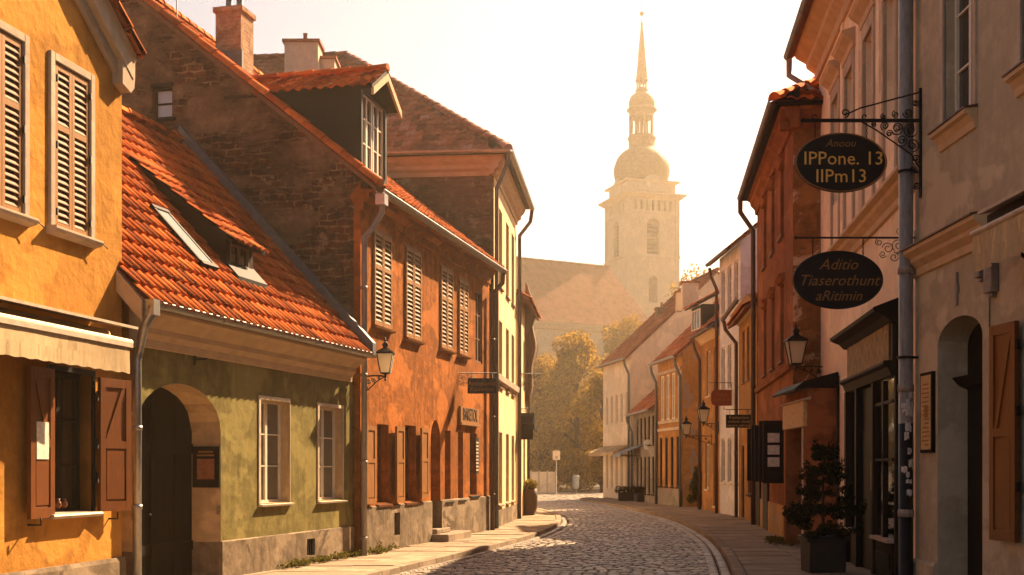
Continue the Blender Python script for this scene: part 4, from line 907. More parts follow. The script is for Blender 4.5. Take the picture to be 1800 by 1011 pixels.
b = MB(); b.extr(f, [(-.4, 11.8), (L + .3, 11.8), (L + .3, 12.0), (-.4, 12.0)], .5, -9.2); b.extr(Fr(f.p(0, 0, 0), -f.N, -f.U), [(-.6, 12.0), (4.5, 14.6), (9.5, 12.0)], -L - .3, .3); b.build('roof', M['tileold'], r1)
b = MB(); b.prism(f, [(-.1, 0), (.05, 0), (.05, .45), (.02, .5), (-.1, .5)], d1[1] + .02, L - .02); b.build('plinth', M['greybeige'], r1)
b = MB(); nd = -.38; b.box(f, d1[0], d1[1], nd - .05, nd, 0, d1[3]); m_ = (d1[0] + d1[1]) / 2
for a, c_ in ((d1[0] + .06, m_ - .05), (m_ + .05, d1[1] - .06)):
    for za, zb_ in ((.25, .9), (1.05, 2.2)): b.box(f, a + .05, c_ - .05, nd, nd + .03, za, zb_)
dr = b.build('door', M['blackwood'], r1); zt_ = f.zu(m_, 664)
b = MB(); b.prism(f, [(nd, zt_ - .1), (nd + .10, zt_ - .06), (nd + .16, zt_), (nd + .20, zt_ + .05), (nd, zt_ + .07)], d1[0] + .0, d1[1] - .0); b.build('transom', M['blackwood'], dr)
b = MB(); b.tube([f.p(m_ - .08, nd + .02, 1.1), f.p(m_ - .08, nd + .09, 1.1), f.p(m_ - .08, nd + .09, 1.25)], .012, 6); b.build('handle', M['iron'], dr)
b = MB(); b.box(f, d1[0], d1[1], -.4, -.02, .09, .20); b.build('doorstep', M['kerb'], r1)
s = panel_leaf(f.rot(w3[1] + .02, .05, 4), 0, .56, f.z(1770, 950), f.z(1770, 572), 0, .05, -1, split=.5).build('shutter', M['rail'], r1); tag(s, 'open dark brown board shutter at the right edge')
b = MB()
for z in (1.5, 2.3, 3.0): b.box(f, w3[1] - .02, w3[1] + .06, .05, .09, z - .05, z + .05).cut()
b.build('hinge', M['iron'], s)
b = MB(); uu = f.u(1684); z = f.zu(uu, 508); b.box(f, uu - .025, uu + .025, .002, .03, z - .2, z + .2); b.box(f, uu - .05, uu - .02, .002, .026, z - .05, z + .05); tag(b.build('iron_wall_tie', M['pipe'], None, origin=f.p(uu, 0, z)), 'rusty iron wall tie on the grey-beige wall above the arched door', 'wall tie')
for a, t, bt, w_, lb in ((1731, 460, 488, .07, 'small grey junction box under the right awning'), (1750, 452, 515, .10, 'tall grey meter box under the right awning')):
    uu = f.u(a); b = MB(); b.box(f, uu - w_, uu + w_, .0, .10, f.zu(uu, bt), f.zu(uu, t)); b.box(f, uu - w_ * .5, uu + w_ * .5, .01, .07, f.zu(uu, bt) - .05, f.zu(uu, bt) - .002); tag(b.build('junction_box', M['pipe'], None, bevel=.01, origin=f.p(uu, 0, f.zu(uu, bt))), lb, 'box')
b = MB(); b.tube([f.p(f.u(1741), .012, f.z(1741, 460)), f.p(f.u(1741), .012, f.z(1741, 575))], .008, 5); tag(b.build('wall_cable', M['pipe'], None, origin=f.p(f.u(1741), 0, 3)), 'thin cable running down the grey-beige wall beside the arched door', 'cable')
# framed notice
a, c_ = sorted((f.u(1618, .04), f.u(1639, .04))); z0, z1 = f.z(1628, 796), f.z(1628, 656)
t = thing('framed_notice', f.p(a, 0, z0), 'tall dark framed tan notice on the wall between big downpipe and arched door', 'notice board')
b = MB(); b.box(f, a, c_, .0, .045, z0, z1); b.build('frame', M['darkwood'], t); b = MB(); b.box(f, a + .04, c_ - .04, .047, .052, z0 + .04, z1 - .04); b.build('sheet', M['parch'], t)
b = MB()
for i in range(15): zz = z0 + .09 + i * (z1 - z0 - .2) / 15; b.box(f, a + .09, c_ - .09 - random.uniform(0, .1), .053, .055, zz, zz + .018)
b.box(f, a + .12, a + .25, .053, .056, z0 + .45, z0 + .6); b.build('print', M['golddim'], t)
# awning on the right
ua = f.u(1712, .55); za = f.z(1712, 412, .55); ztop = f.z(1716, 378, .45)
aw = thing('awning', f.p(ua, .3, za), 'half rolled cream cloth awning with a scalloped valance on the grey-beige house', 'awning', 'shop awnings')
b = MB(); b.prism(f, [(0, ztop + .10), (.50, ztop), (.50, ztop - .035), (0, ztop + .06)], 1.0, ua + .04); b.build('hood', M['metal'], aw)
b = MB(); b.box(f, 1.0, ua - .02, .0, .42, ztop - .13, ztop - .05); b.build('cassette', M['blackwood'], aw)
b = MB(); b.tube([f.p(1.0, .56, za), f.p(ua, .56, za)], .035, 12); b.build('front_bar', M['metal'], aw)
b = MB(); top, mid, bot = [], [], []
for i in range(121):
    uu = 1.0 + (ua - .02 - 1.0) * i / 120; w = .018 * math.sin(i * .95) + .012 * math.sin(i * .31); top.append(f.p(uu, .57, za - .02)); mid.append(f.p(uu, .57 + w, za - .22)); bot.append(f.p(uu, .57 + w * 1.6, za - .42 + .02 * abs(math.sin(i * .36))))
b.loop([top, mid, bot], closed=False, caps=False, smooth=True); b.build('valance', M['awning'], aw)
b = MB(); b.face([f.p(1, .05, ztop - .02), f.p(ua - .02, .05, ztop - .02), f.p(ua - .02, .55, za), f.p(1, .55, za)]); b.build('cloth', M['awning'], aw)
b = MB()
for uu in (ua - .35, ua - 2.2): b.tube([f.p(uu, 0, za - .45), f.p(uu, .1, za - .35), f.p(uu, .5, za - .05)], .02, 6); b.box(f, uu - .06, uu + .06, 0, .1, za - .55, za - .38).cut()
b.build('arm', M['iron'], aw)
# big downpipe with torn stickers
xx, yy = (1592.5 - HX) / F * 15.75, 15.75
dp = thing('large_downpipe', (xx, yy, 0), 'thick grey-brown downpipe covered with torn stickers near its foot', 'downpipe')
b = MB(); b.tube([(xx, yy, .03), (xx, yy, 11.6)], .092, 20); 
for z in (1.1, 2.75, 4.3, 6.2, 8.2): b.lathe((xx, yy, z), [(.092, -.05), (.105, -.05), (.105, .02), (.098, .05), (.092, .05)], 20)
b.build('pipe', M['pipe'], dp)
b = MB()
for z in (3.15, 5.6, 8.0): b.lathe((xx, yy, z), [(.1, -.015), (.115, -.015), (.115, .015), (.1, .015)], 16); b.box(FW, xx + .08, xx + .22, -yy - .02, -yy + .02, z - .015, z + .015)
b.build('pipe_clamp', M['iron'], dp)
b = MB()
for i in range(26):
    z = random.choice([random.uniform(2.28, 2.62), random.uniform(1.3, 2.2)]); a0 = random.uniform(-2.6, -.5); da = random.uniform(.35, .9); hh = random.uniform(.05, .14); rr = .0945 + i * .0003; top, bot = [], []
    for k_ in range(5): a = a0 + da * k_ / 4; top.append((xx + rr * math.cos(a), yy + rr * math.sin(a), z + hh + random.uniform(-.015, .015))); bot.append((xx + rr * math.cos(a), yy + rr * math.sin(a), z + random.uniform(-.02, .02)))
    b.loop([bot, top], closed=False, caps=False); b.cut()
b.build('sticker', M['sticker'], dp, bevel=0)
b = MB(); b.tube([(xx, yy, .05), (xx, yy, 2.28)], .0935, 20); b.build('black_sleeve', M['signblk'], dp)

# ---- cream house with shopfront
P, Q = (5.47, 16.15), (6.54, 25.45); f = facade(P, Q, 1); L = (Vector(Q) - Vector(P)).length; fr2 = f; E = 10.55
r2 = thing('warm_cream_house', (P[0], P[1], 0), 'warm cream three storey house with pedimented windows above a dark wooden shopfront', 'house', 'houses along the right side of the street')
ops = []; 
for px_ in (1470, 1494, 1528, 1566):
    uu = f.u(px_); ops.append((uu - .42, uu + .42, 6.85, 8.85, .2))
dn = (f.u(1476), f.u(1463), .9, f.z(1470, 664), .15)
b = MB(); b.wall(f, 0, L, 0, E, ops + [dn]); b.face([f.p(L, 0, 0), f.p(L, -8, 0), f.p(L, -8, E), f.p(L, 0, E)]); b.face([f.p(0, 0, 0), f.p(0, -8, 0), f.p(0, -8, E), f.p(0, 0, E)]); b.build('wall', M['creamr'], r2)
window(r2, f, *dn[:4], -.13, 1, 2, 'frame', 'glassgrey')
for o in ops:
    w = window(r2, f, *o[:4], -.17, 2, 3, 'frame', 'glassgrey')
    b = MB(); b.prism(f, [(-.02, 9.08), (.05, 9.1), (.07, 9.2), (.20, 9.3), (.24, 9.36), (-.02, 9.44)], o[0] - .2, o[1] + .2); b.build('pediment', M['trim'], w)
    b = MB(); b.box(f, o[0] - .12, o[0], -.02, .04, 6.0, 9.08); b.box(f, o[1], o[1] + .12, -.02, .04, 6.0, 9.08); b.box(f, o[0], o[1], -.02, .04, 8.85, 9.08); b.build('window_surround', M['surround'], w)
b = MB()
for uu in (f.u(1482), f.u(1510), f.u(1546), .25): b.box(f, uu - .13, uu + .13, -.02, .035, 5.95, 10.0).cut()
b.build('pilaster', M['creamr'], r2)
zc = f.z(1579, 306, .1) - .1
b = MB(); b.prism(f, [(-.02, zc - .30), (.05, zc - .28), (.06, zc - .18), (.15, zc - .10), (.17, zc - .04), (.26, zc), (.26, zc + .05), (-.02, zc + .07)], -.05, L); b.build('cornice', M['trim'], r2)
b = MB(); b.prism(f, [(-.1, E - .6), (.06, E - .58), (.08, E - .42), (.24, E - .3), (.26, E - .2), (.46, E - .08), (.50, E), (-.1, E + .02)], -.1, L + .15); b.build('eaves_cornice', M['trim'], r2)
b = MB(); b.prism(f, [(.56, E + .02), (-4, E + 3.4), (-8.5, E + .02), (-8.5, E - .05), (-4, E + 3.3), (.56, E - .05)], -.15, L + .25, 1); V = -Vector(f.N) + Vector((0, 0, .74)); b.tiles(f.p(-.15, .6, E + .0), f.U, V, L + .4, 5.6, .24, .35, .035, 4); b.build('roof', [M['tile'], M['tileold']], r2)
gutter(r2, f, -.1, L + .3, .62, E + .02, .085, 'copper', 1.0)
gx, gy = (1447 - HX) / F * 25.2, 25.2
q = f.p(L + .2, .60, E - .06)
downpipe(r2, [q, q - Vector((0, 0, .35)), (gx - .04, gy, E - 1.0), (gx, gy, E - 1.25), (gx, gy, .05)], .065, 'pipe', (8, 5.5, 3, 1))
gx2 = f.p(L, 0, 0)
# shopfront
n1 = .24; ua, uc = max(.50, f.u(1580, n1)), f.u(1487, n1); zt_ = f.z(1535, 566, n1); m_ = (ua + uc) / 2
b = MB(); z = lambda px_, py: f.z(px_, py, n1)
zs1, zs0 = f.zu(m_, 578, n1), f.zu(m_, 652, n1)
b.box(f, ua, uc, 0, n1 - .02, zs0 - .1, zt_ - .15)                          # fascia box
b.prism(f, [(0, zt_ - .18), (n1 + .02, zt_ - .16), (n1 + .10, zt_ - .08), (n1 + .24, zt_ - .02), (n1 + .26, zt_ + .03), (0, zt_ + .22)], ua - .12, uc + .12)
b.prism(f, [(0, zs0 - .24), (n1 + .0, zs0 - .22), (n1 + .05, zs0 - .10), (n1 + .11, zs0 - .06), (n1 + .11, zs0 - .02), (0, zs0)], ua - .06, uc + .06)
W_ = uc - ua; px = [ua, ua + W_ * .18, ua + W_ * .40, ua + W_ * .62, ua + W_ * .84, uc]
for i, u_ in enumerate((ua, ua + W_ * .36, ua + W_ * .74, uc - .14)): b.box(f, u_, u_ + (.14 if i else .10), .0, n1 + (.03 if i == 3 else 0 if i else -.06), 0, zs0 - .22)
zsill = f.zu(ua + 1, 945, n1)
b.box(f, ua + .14, ua + W_ * .36, .0, n1 - .04, 0.02, zsill - .03); b.box(f, ua + .25, ua + W_ * .36 - .11, n1 - .04, n1 - .015, .25, zsill - .2)
b.box(f, ua + W_ * .74 + .14, uc - .14, 0, n1 - .04, .02, zsill - .03)
shop = b.build('shopfront', M['blackwood'], r2, bevel=.006); tag(shop, 'dark wooden shopfront with a tarnished gold name board')
b = MB(); b.box(f, ua + .16, uc - .12, n1 - .02, n1 - .0, zs0 + .02, zs1 - .02); b.build('name_board', M['signgold'], shop)
b = MB()
for a, c_ in ((ua + .14, ua + W_ * .36), (ua + W_ * .74 + .14, uc - .14)):
    b.box(f, a, c_, n1 - .075, n1 - .068, zsill, zs0 - .24).cut()
g_ = b.build('pane', M['shopglass'], shop)
b = MB(); b.box(f, ua + .14, ua + W_ * .36, .003, .012, zsill, zs0 - .24); b.box(f, ua + W_ * .74 + .14, uc - .14, .003, .012, zsill, zs0 - .24); b.build('display_back', M['signgold'], shop)
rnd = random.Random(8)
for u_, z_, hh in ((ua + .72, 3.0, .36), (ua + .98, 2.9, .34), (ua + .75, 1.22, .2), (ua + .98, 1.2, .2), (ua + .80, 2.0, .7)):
    b = MB(); b.lathe(f.p(u_, .105, z_), [(.012, 0), (.045, hh * .2), (.04, hh * .7), (.012, hh)], 10); b.build('lamp', M['glow'] if hh < .4 else M['gold'], shop)  # added bulbs, standing in for golden reflections on the shop glass
b = MB()
for zz in (1.15, 1.75, 2.4): b.box(f, ua + .14, ua + W_ * .36, .012, .14, zz, zz + .02)
for i in range(14): zz = (1.17, 1.77, 2.42)[i % 3]; uu = ua + .2 + rnd.random() * (W_ * .36 - .3); b.lathe(f.p(uu, .08, zz), [(.03, 0), (.045, .06), (.02, .14), (.03, .2)], 8)
b.build('display_shelf', M['golddim'], shop)
b = MB()
for a, c_ in ((ua + .14, ua + W_ * .36),):
    mm = (a + c_) / 2; b.box(f, mm - .035, mm + .035, n1 - .09, n1 - .03, zsill, zs0 - .24)
    for t_ in (.5, .86): zz = zsill + (zs0 - .24 - zsill) * t_; b.box(f, a, c_, n1 - .088, n1 - .035, zz - .02, zz + .02)
b.box(f, ua + .1, ua + W_ * .36 + .05, n1 - .2, n1 + .04, zsill - .03, zsill + .02, 1); b.box(f, ua + W_ * .74 + .1, uc - .05, n1 - .2, n1 + .04, zsill - .03, zsill + .02, 1); b.build('window_frame', [M['darkwood'], M['metal']], shop)
b = MB(); b.box(f, ua + W_ * .36 + .14, ua + W_ * .74, .1, .14, 0.1, zs0 - .24); b.box(f, ua + W_ * .36 + .3, ua + W_ * .74 - .16, .14, .15, .9, 2.3, 0); b.build('shop_door', M['blackwood'], shop)
b = MB(); b.box(f, ua + W_ * .36 + .22, ua + W_ * .36 + .26, .15, .22, 1.35, 1.8); b.build('handle', M['gold'], shop)
# goods and added glint bulbs behind the shop glass
t = MB(); 
uu = uc + .18
b = MB(); rnd = random.Random(3)
for i in range(14): z_ = 2.1 + i * .13; b.scroll(f, uu + rnd.uniform(-.04, .04), z_, .05, 1.1, .008, rnd.uniform(0, 6), 1, n=.03)
b.tube([f.p(uu, .03, 1.9), f.p(uu, .03, 4.0)], .012, 5); tag(b.build('iron_trellis', M['iron'], None, origin=f.p(uu, 0, 1.9)), 'curled black iron ornament on the cream wall left of the shopfront', 'ironwork')

# ---- rust red house
P, Q = (5.95, 25.3), (6.95, 33.85); f = facade(P, Q, 1); L = (Vector(Q) - Vector(P)).length; fr3 = f; sf = Fr(f.p(0, 0, 0), -f.N, -f.U); E = 9.35
r3 = thing('rust_red_house', (P[0], P[1], 0), 'rust red house with peeling ochre side wall and orange hipped roof beside the cream house', 'house', 'houses along the right side of the street')
ops = []
for px_ in (1375, 1359, 1345):
    uu = f.u(px_); ops += [(uu - .38, uu + .38, 7.0, 8.6, .14), (uu - .38, uu + .38, 4.15, 5.9, .14)]
b = MB(); b.wall(f, 0, L, 0, E, ops); b.face([f.p(L, 0, 0), f.p(L, -9, 0), f.p(L, -9, E), f.p(L, 0, E)]); b.build('wall', M['rust'], r3); b = MB(); b.wall(sf, 0, 9, 0, E); b.build('side_wall', M['peel'], r3)
for o in ops:
    w = window(r3, f, *o[:4], -.12, 2, 3, 'shutgrey', 'glassgrey', sill=.08); b = MB(); b.prism(f, [(-.02, o[3] + .02), (.06, o[3] + .03), (.14, o[3] + .12), (.15, o[3] + .16), (-.02, o[3] + .2)], o[0] - .12, o[1] + .12); b.build('pediment', M['rust'], w)
b = MB(); b.prism(f, [(-.02, 3.78), (.08, 3.8), (.10, 3.9), (.03, 3.96), (-.02, 3.96)], 0, L); b.build('string_course', M['rust'], r3)
prof = [(-.1, E - .5), (.05, E - .48), (.07, E - .34), (.18, E - .22), (.2, E - .12), (.3, E - .06), (-.1, E)]
b = MB(); b.prism(f, prof, -.29, L + .1); b.prism(sf, prof, -.28, 9); b.build('cornice', M['rust'], r3)
b = MB(); sp_ = [(.40, E - .07), (.42, E - .005), (-.1, E + .30), (-.1, E - .07)]; b.prism(f, sp_, -.40, L + .1); b.prism(sf, sp_, -.39, 9); b.build('eaves', M['darkwood'], r3)
k = .62; ov = .42; H = 4.4; A = f.p(-ov, ov, E); B = f.p(-ov, -9, E); Rg = f.p(H - ov, -(H - ov), E + H * k); RL = f.p(H - ov, -9, E + H * k); R2_ = f.p(L, -(H - ov), E + H * k); Cc = f.p(L + .2, ov, E)
b = MB(); b.face([A, B, RL, Rg], 1); b.face([A, Rg, R2_, Cc], 1); b.face([Rg, RL, f.p(L, -9, E + H * k), R2_], 1); b.face([A, Cc, f.p(L, -9, E), B], 1)
V = Vector(f.U) + Vector((0, 0, k)); ns = V.length; b.tiles(A + Vector((0, 0, .02)), -f.N, V, 9 + ov, H * ns, .26, .34, .04, 5, clip=lambda u_, v_: v_ / ns < u_ - .05)
V = -Vector(f.N) + Vector((0, 0, k)); b.tiles(A + Vector((0, 0, .02)), f.U, V, L + ov, H * ns, .26, .34, .04, 4, clip=lambda u_, v_: v_ / ns < u_ - .05)
b.ridge(A + Vector((0, 0, .02)), Rg + Vector((0, 0, .02)), .15, .36); b.build('roof', [M['tile'], M['tileold']], r3)
gutter(r3, f, -ov, L + .2, ov + .05, E + .02, .075, 'copper', 1.0)
q = f.p(L + .05, ov + .05, E - .04); downpipe(r3, [q, q - Vector((0, 0, .35)), f.p(L - .06, .12, E - .95), f.p(L - .06, .12, .05)], .07, 'copper', (6, 4, 2))
b = MB()      # corner base block, weathered
b.wall(f, 0, L, 0, .85, (), n=.035); b.wall(sf, 0, 2, 0, .85, (), n=.035); b.build('plinth', M['ochrepeel'], r3)
# black shutters standing open with a framed menu
for i, (u_, an, w_) in enumerate(((f.u(1381), 84, .50), (f.u(1368), 88, .45), (f.u(1356), 88, .42), (f.u(1348), 90, .40), (f.u(1341), 90, .42))):
    q = Fr(f.p(u_, 0, 0), f.N, -f.U); b = panel_leaf(q, .03, w_, 1.35, 2.75 + .05 * (i % 2), 0, .05, 0)
    s = b.build('shutter', M['blackwood'], r3)
    if i == 0: tag(s, 'black board shutter standing open, carrying three white sheets'); s0 = s; q0 = q
b = MB()
for k_ in range(3): b.box(q0, .14, .40, .05, .058, 1.72 + k_ * .27, 1.93 + k_ * .27).cut()
b.build('menu_sheet', M['paper'], s0)
b = MB()
for a, c_ in ((1352, 1344), (1338, 1332)): ua, uc = f.u(a), f.u(c_); b.box(f, ua, uc, .0, .05, .1, 2.7).cut()
b.build('door', M['blackwood'], r3)
# small shop porch against the side wall
P, Q = (5.62, 22.9), (5.72, 25.15); f = facade(P, Q, 1); L = (Vector(Q) - Vector(P)).length
pr_ = thing('porch_shop', (P[0], P[1], 0), 'small porch shop with black canopy and tan sign board between rust red and cream houses', 'shop')
z1, z0 = f.z(1412, 705), f.z(1412, 750); zc = f.z(1412, 683)
b = MB(); b.box(f, 0, L, -.6, -.05, z0 - .02, zc); b.box(f, 0, .16, -.6, 0, 0, z0); b.box(f, L - .2, L, -.6, 0, 0, z0); b.box(f, 0, L, -.6, -.5, 0, z0); b.build('wall', M['rust'], pr_)
b = MB(); b.box(f, .04, L - .04, -.049, .03, z0, z1); b.build('sign_board', M['parch'], pr_)
b = MB(); b.prism(f, [(-.1, z1 + .02), (.06, z1 + .0), (.07, z1 + .03), (-.1, z1 + .08)], -.05, L + .05, 0); b.build('ledge', M['surround'], pr_)
b = MB(); b.prism(f, [(-.6, zc + .02), (.02, zc + .0), (.20, zc - .06), (.22, zc - .02), (.05, zc + .12), (-.6, zc + .3)], -.10, L + .10); b.build('canopy', M['blackwood'], pr_)
b = MB(); b.box(f, .3, L - .4, -.42, -.36, .1, z0 - .02); b.build('door', M['blackwood'], pr_); b = MB(); b.box(f, .16, .24, -.3, .02, .1, z0 - .02); b.build('jamb', M['offwhite'], pr_)

# ---- small ochre house, white tall house, lamp house
def downp(rt, f, u, oh, E, mat='copper', r=.06):
    downpipe(rt, [f.p(u, oh + .05, E - .02), f.p(u, oh, E - .3), f.p(u, .1, E - .75), f.p(u, .1, .05)], r, mat)
P, Q = (6.98, 34.05), (7.42, 39.05); f0 = facade(P, Q, 1)
ops = [(u_ - .35, u_ + .35, z_, z_ + h_, .12) for u_ in (1.0, 2.3, 3.6) for z_, h_ in ((4.4, 1.6),)] + [(3.4, 4.3, .1, 2.4, .2), (1.6, 2.4, .9, 2.3, .2)]
rt, f, L, sf = gable_house('small_ochre_house', 'small ochre house with orange roof squeezed between rust red and white houses', P, Q, 1, 8, 6.4, 2.3, 'ochre', 'tile', ops, oh=.36, group='houses along the right side of the street')
for i, o in enumerate(ops): window(rt, f, *o[:4], -.11, 2, 3, 'shutgrey' if i < 3 else 'blackwood', 'glass', sill=.06)
mould(rt, f, prof and [(-.05, 6.3), (.05, 6.32), (.2, 6.55), (.3, 6.65), (-.05, 6.7)], 0, L, 'trim'); gutter(rt, f, 0, L + .1, .52, 6.55, .07, 'copper', 1.2); downp(rt, f, L - .1, .45, 6.5)
P, Q = (7.50, 39.2), (7.36, 42.4)
ops = [(u_ - .3, u_ + .3, z_, z_ + 1.5, .12) for u_ in (.6, 1.6, 2.6) for z_ in (7.1, 4.4, 1.2)]
rt, f, L, sf = gable_house('tall_white_house', 'tall pinkish white house with red-edged gable rising above its neighbours', P, Q, 1, 7, 9.1, 2.9, 'white', 'tileold', ops, oh=.35, ms='white', group='houses along the right side of the street')
for o in ops: window(rt, f, *o[:4], -.11, 2, 3, 'frame', 'glassgrey', sill=.05)
gutter(rt, f, 0, L + .1, .42, 8.9, .07, 'copper', 1.2); downp(rt, f, L + .02, .3, 8.8)
P, Q = (7.42, 42.55), (7.34, 46.2)
ops = [(u_ - .35, u_ + .35, z_, z_ + 1.7, .12) for u_ in (.9, 2.3) for z_ in (4.4,)] + [(.5, 1.3, .3, 2.6, .12), (2.2, 2.9, .9, 2.6, .12)]
rt, f, L, sf = gable_house('lantern_house', 'narrow ochre house carrying two lanterns on its wall', P, Q, 1, 8, 6.9, 2.6, 'ochre', 'tiledark', ops, oh=.35, group='houses along the right side of the street'); fl6 = f
for o in ops: window(rt, f, *o[:4], -.11, 2, 3, 'frame', 'glassgrey', sill=.05)
gutter(rt, f, 0, L + .1, .42, 6.7, .07, 'copper', 1.2); downp(rt, f, L - .05, .3, 6.6); mould(rt, f, [(-.05, 6.4), (.06, 6.42), (.2, 6.6), (.3, 6.7), (-.05, 6.75)], 0, L, 'trim')
# ---- orange-ochre house with the window band
P, Q = (7.0, 49.0), (6.46, 52.9); f = facade(P, Q, 1); L = (Vector(Q) - Vector(P)).length
ops = [(.25 + i * .88, .25 + i * .88 + .6, 3.75, 5.7, .12) for i in range(4)] + [(.5 + i * .9, .5 + i * .9 + .42, .9, 3.0, .12) for i in range(4)]
rt, f, L, sf = gable_house('window_band_house', 'orange-ochre house with a band of tall windows, dark dormer and peeling side wall', P, Q, 1, 7.4, 6.45, 3.5, 'ochre', 'tileold', ops, oh=.3, ms='ochrepeel', group='houses along the right side of the street')
for i, o in enumerate(ops): window(rt, f, *o[:4], -.08, 2, 2, 'frame' if i < 4 else 'darkwood', 'glassgrey' if i < 4 else 'glass', sill=.05, fw=.07)
b = MB(); b.box(f, .1, L - .2, -.02, .07, 3.6, 3.72); b.box(f, .1, L - .2, -.02, .07, 5.74, 5.86); b.box(f, 0, L, -.02, .05, 3.28, 3.40); b.build('string_course', M['surround'], rt)
gutter(rt, f, -.1, L + .1, .36, 6.28, .07, 'zinc', 1.2); downp(rt, f, .03, .3, 6.2, 'lead'); downp(rt, f, L - .05, .3, 6.2, 'lead')
b = MB(); b.wall(f, 0, L, 0, .8, (), n=.04); b.build('plinth', M['greywall'], rt)
b = MB(); b.box(f, .5, 2.1, -3.2, -1.0, 6.9, 8.5); dm = b.build('dormer', M['darkwood'], rt); tag(dm, 'dark boxy dormer with lean-to roof'); window(dm, f, .7, 1.9, 7.5, 8.35, -.98, 3, 1, 'frame', 'glass')
b = MB(); b.prism(f, [(-.75, 8.42), (-3.7, 10.0), (-3.7, 10.08), (-.75, 8.5)], .3, 2.3, 1); b.tiles(f.p(.3, -.72, 8.5), f.U, -Vector(f.N) + Vector((0, 0, .53)), 2.0, 3.3, .25, .35, .03, 4); b.build('dormer_roof', [M['tile'], M['darkwood']], dm)
chim_px('white_chimney', 'squat white chimney over the orange-ochre house, rightmost of the far chimneys', 1201, 1228, 494, 51.5, 8.6, 'offwhite', .7, 0)
chim_px('pale_chimney', 'small pale chimney just left of the squat white one', 1190, 1200, 511, 52.5, 8.6, 'offwhite', .5, 0)
# ---- low grey house
P, Q = (6.42, 53.1), (5.96, 58.7)
ops = [(.5 + i * .95, .5 + i * .95 + .5, z_, z_ + h_, .12) for i in range(5) for z_, h_ in ((2.75, 1.3), (.5, 1.7))]
rt, f, L, sf = gable_house('low_grey_house', 'low grey-brown house with brown roof between ochre and pale cream houses', P, Q, 1, 7, 4.45, 3.1, 'greywall', 'tileold', ops, oh=.3, group='houses along the right side of the street')
for o in ops: window(rt, f, *o[:4], -.1, 1, 2, 'darkwood', 'glass', sill=.05)
gutter(rt, f, -.1, L + .1, .36, 4.28, .07, 'zinc', 1.2); downp(rt, f, L - .1, .3, 4.2, 'lead')
aw = thing('awning', f.p(L - 1.8, .3, 2.4), 'blue-grey cloth awning on the low grey house', 'awning', 'shop awnings'); b = MB(); b.prism(f, [(0.01, 2.75), (1.0, 2.35), (1.0, 2.2), (.98, 2.2), (.98, 2.33), (.01, 2.7)], L - 2.0, L - .1); b.build('cloth', M['awnblue'], aw)
b = MB(); [b.tube([f.p(u_, 0, 2.25), f.p(u_, .98, 2.28)], .015, 5).cut() for u_ in (L - 1.9, L - .2)]; b.build('arm', M['iron'], aw)
# ---- pale cream gabled house
P, Q = (5.9, 59.4), (4.95, 64.9)
ops = [(.45 + i * 1.0, .45 + i * 1.0 + .5, z_, z_ + h_, .12) for i in range(5) for z_, h_ in ((4.0, 1.5), (.6, 1.8))]
rt, f, L, sf = gable_house('pale_cream_house', 'pale cream house with plain sunlit gable at the end of the right row', P, Q, 1, 9.0, 7.3, 4.2, 'palecream', 'tileold', ops, oh=.3, group='houses along the right side of the street')
for o in ops: window(rt, f, *o[:4], -.1, 2, 3, 'frame', 'glass', sill=.05)
gutter(rt, f, -.1, L + .1, .36, 7.15, .07, 'zinc', 1.2); downp(rt, f, .02, .3, 7.1, 'lead')
aw = thing('awning', f.p(2.0, .3, 2.4), 'pale cream cloth awning on the pale cream house at the far end', 'awning', 'shop awnings'); b = MB(); b.prism(f, [(0.01, 2.85), (.85, 2.5), (.85, 2.3), (.83, 2.3), (.83, 2.48), (.01, 2.8)], .2, L - .1); b.build('cloth', M['awning'], aw)
b = MB(); [b.tube([f.p(u_, 0, 2.35), f.p(u_, .83, 2.4)], .015, 5).cut() for u_ in (.4, L - .4)]; b.build('arm', M['iron'], aw)
chim_px('brown_chimney', 'small brown chimney at the top of the pale cream gable', 1154, 1172, 540, 62.5, 9.5, 'brickch', .6, 1)

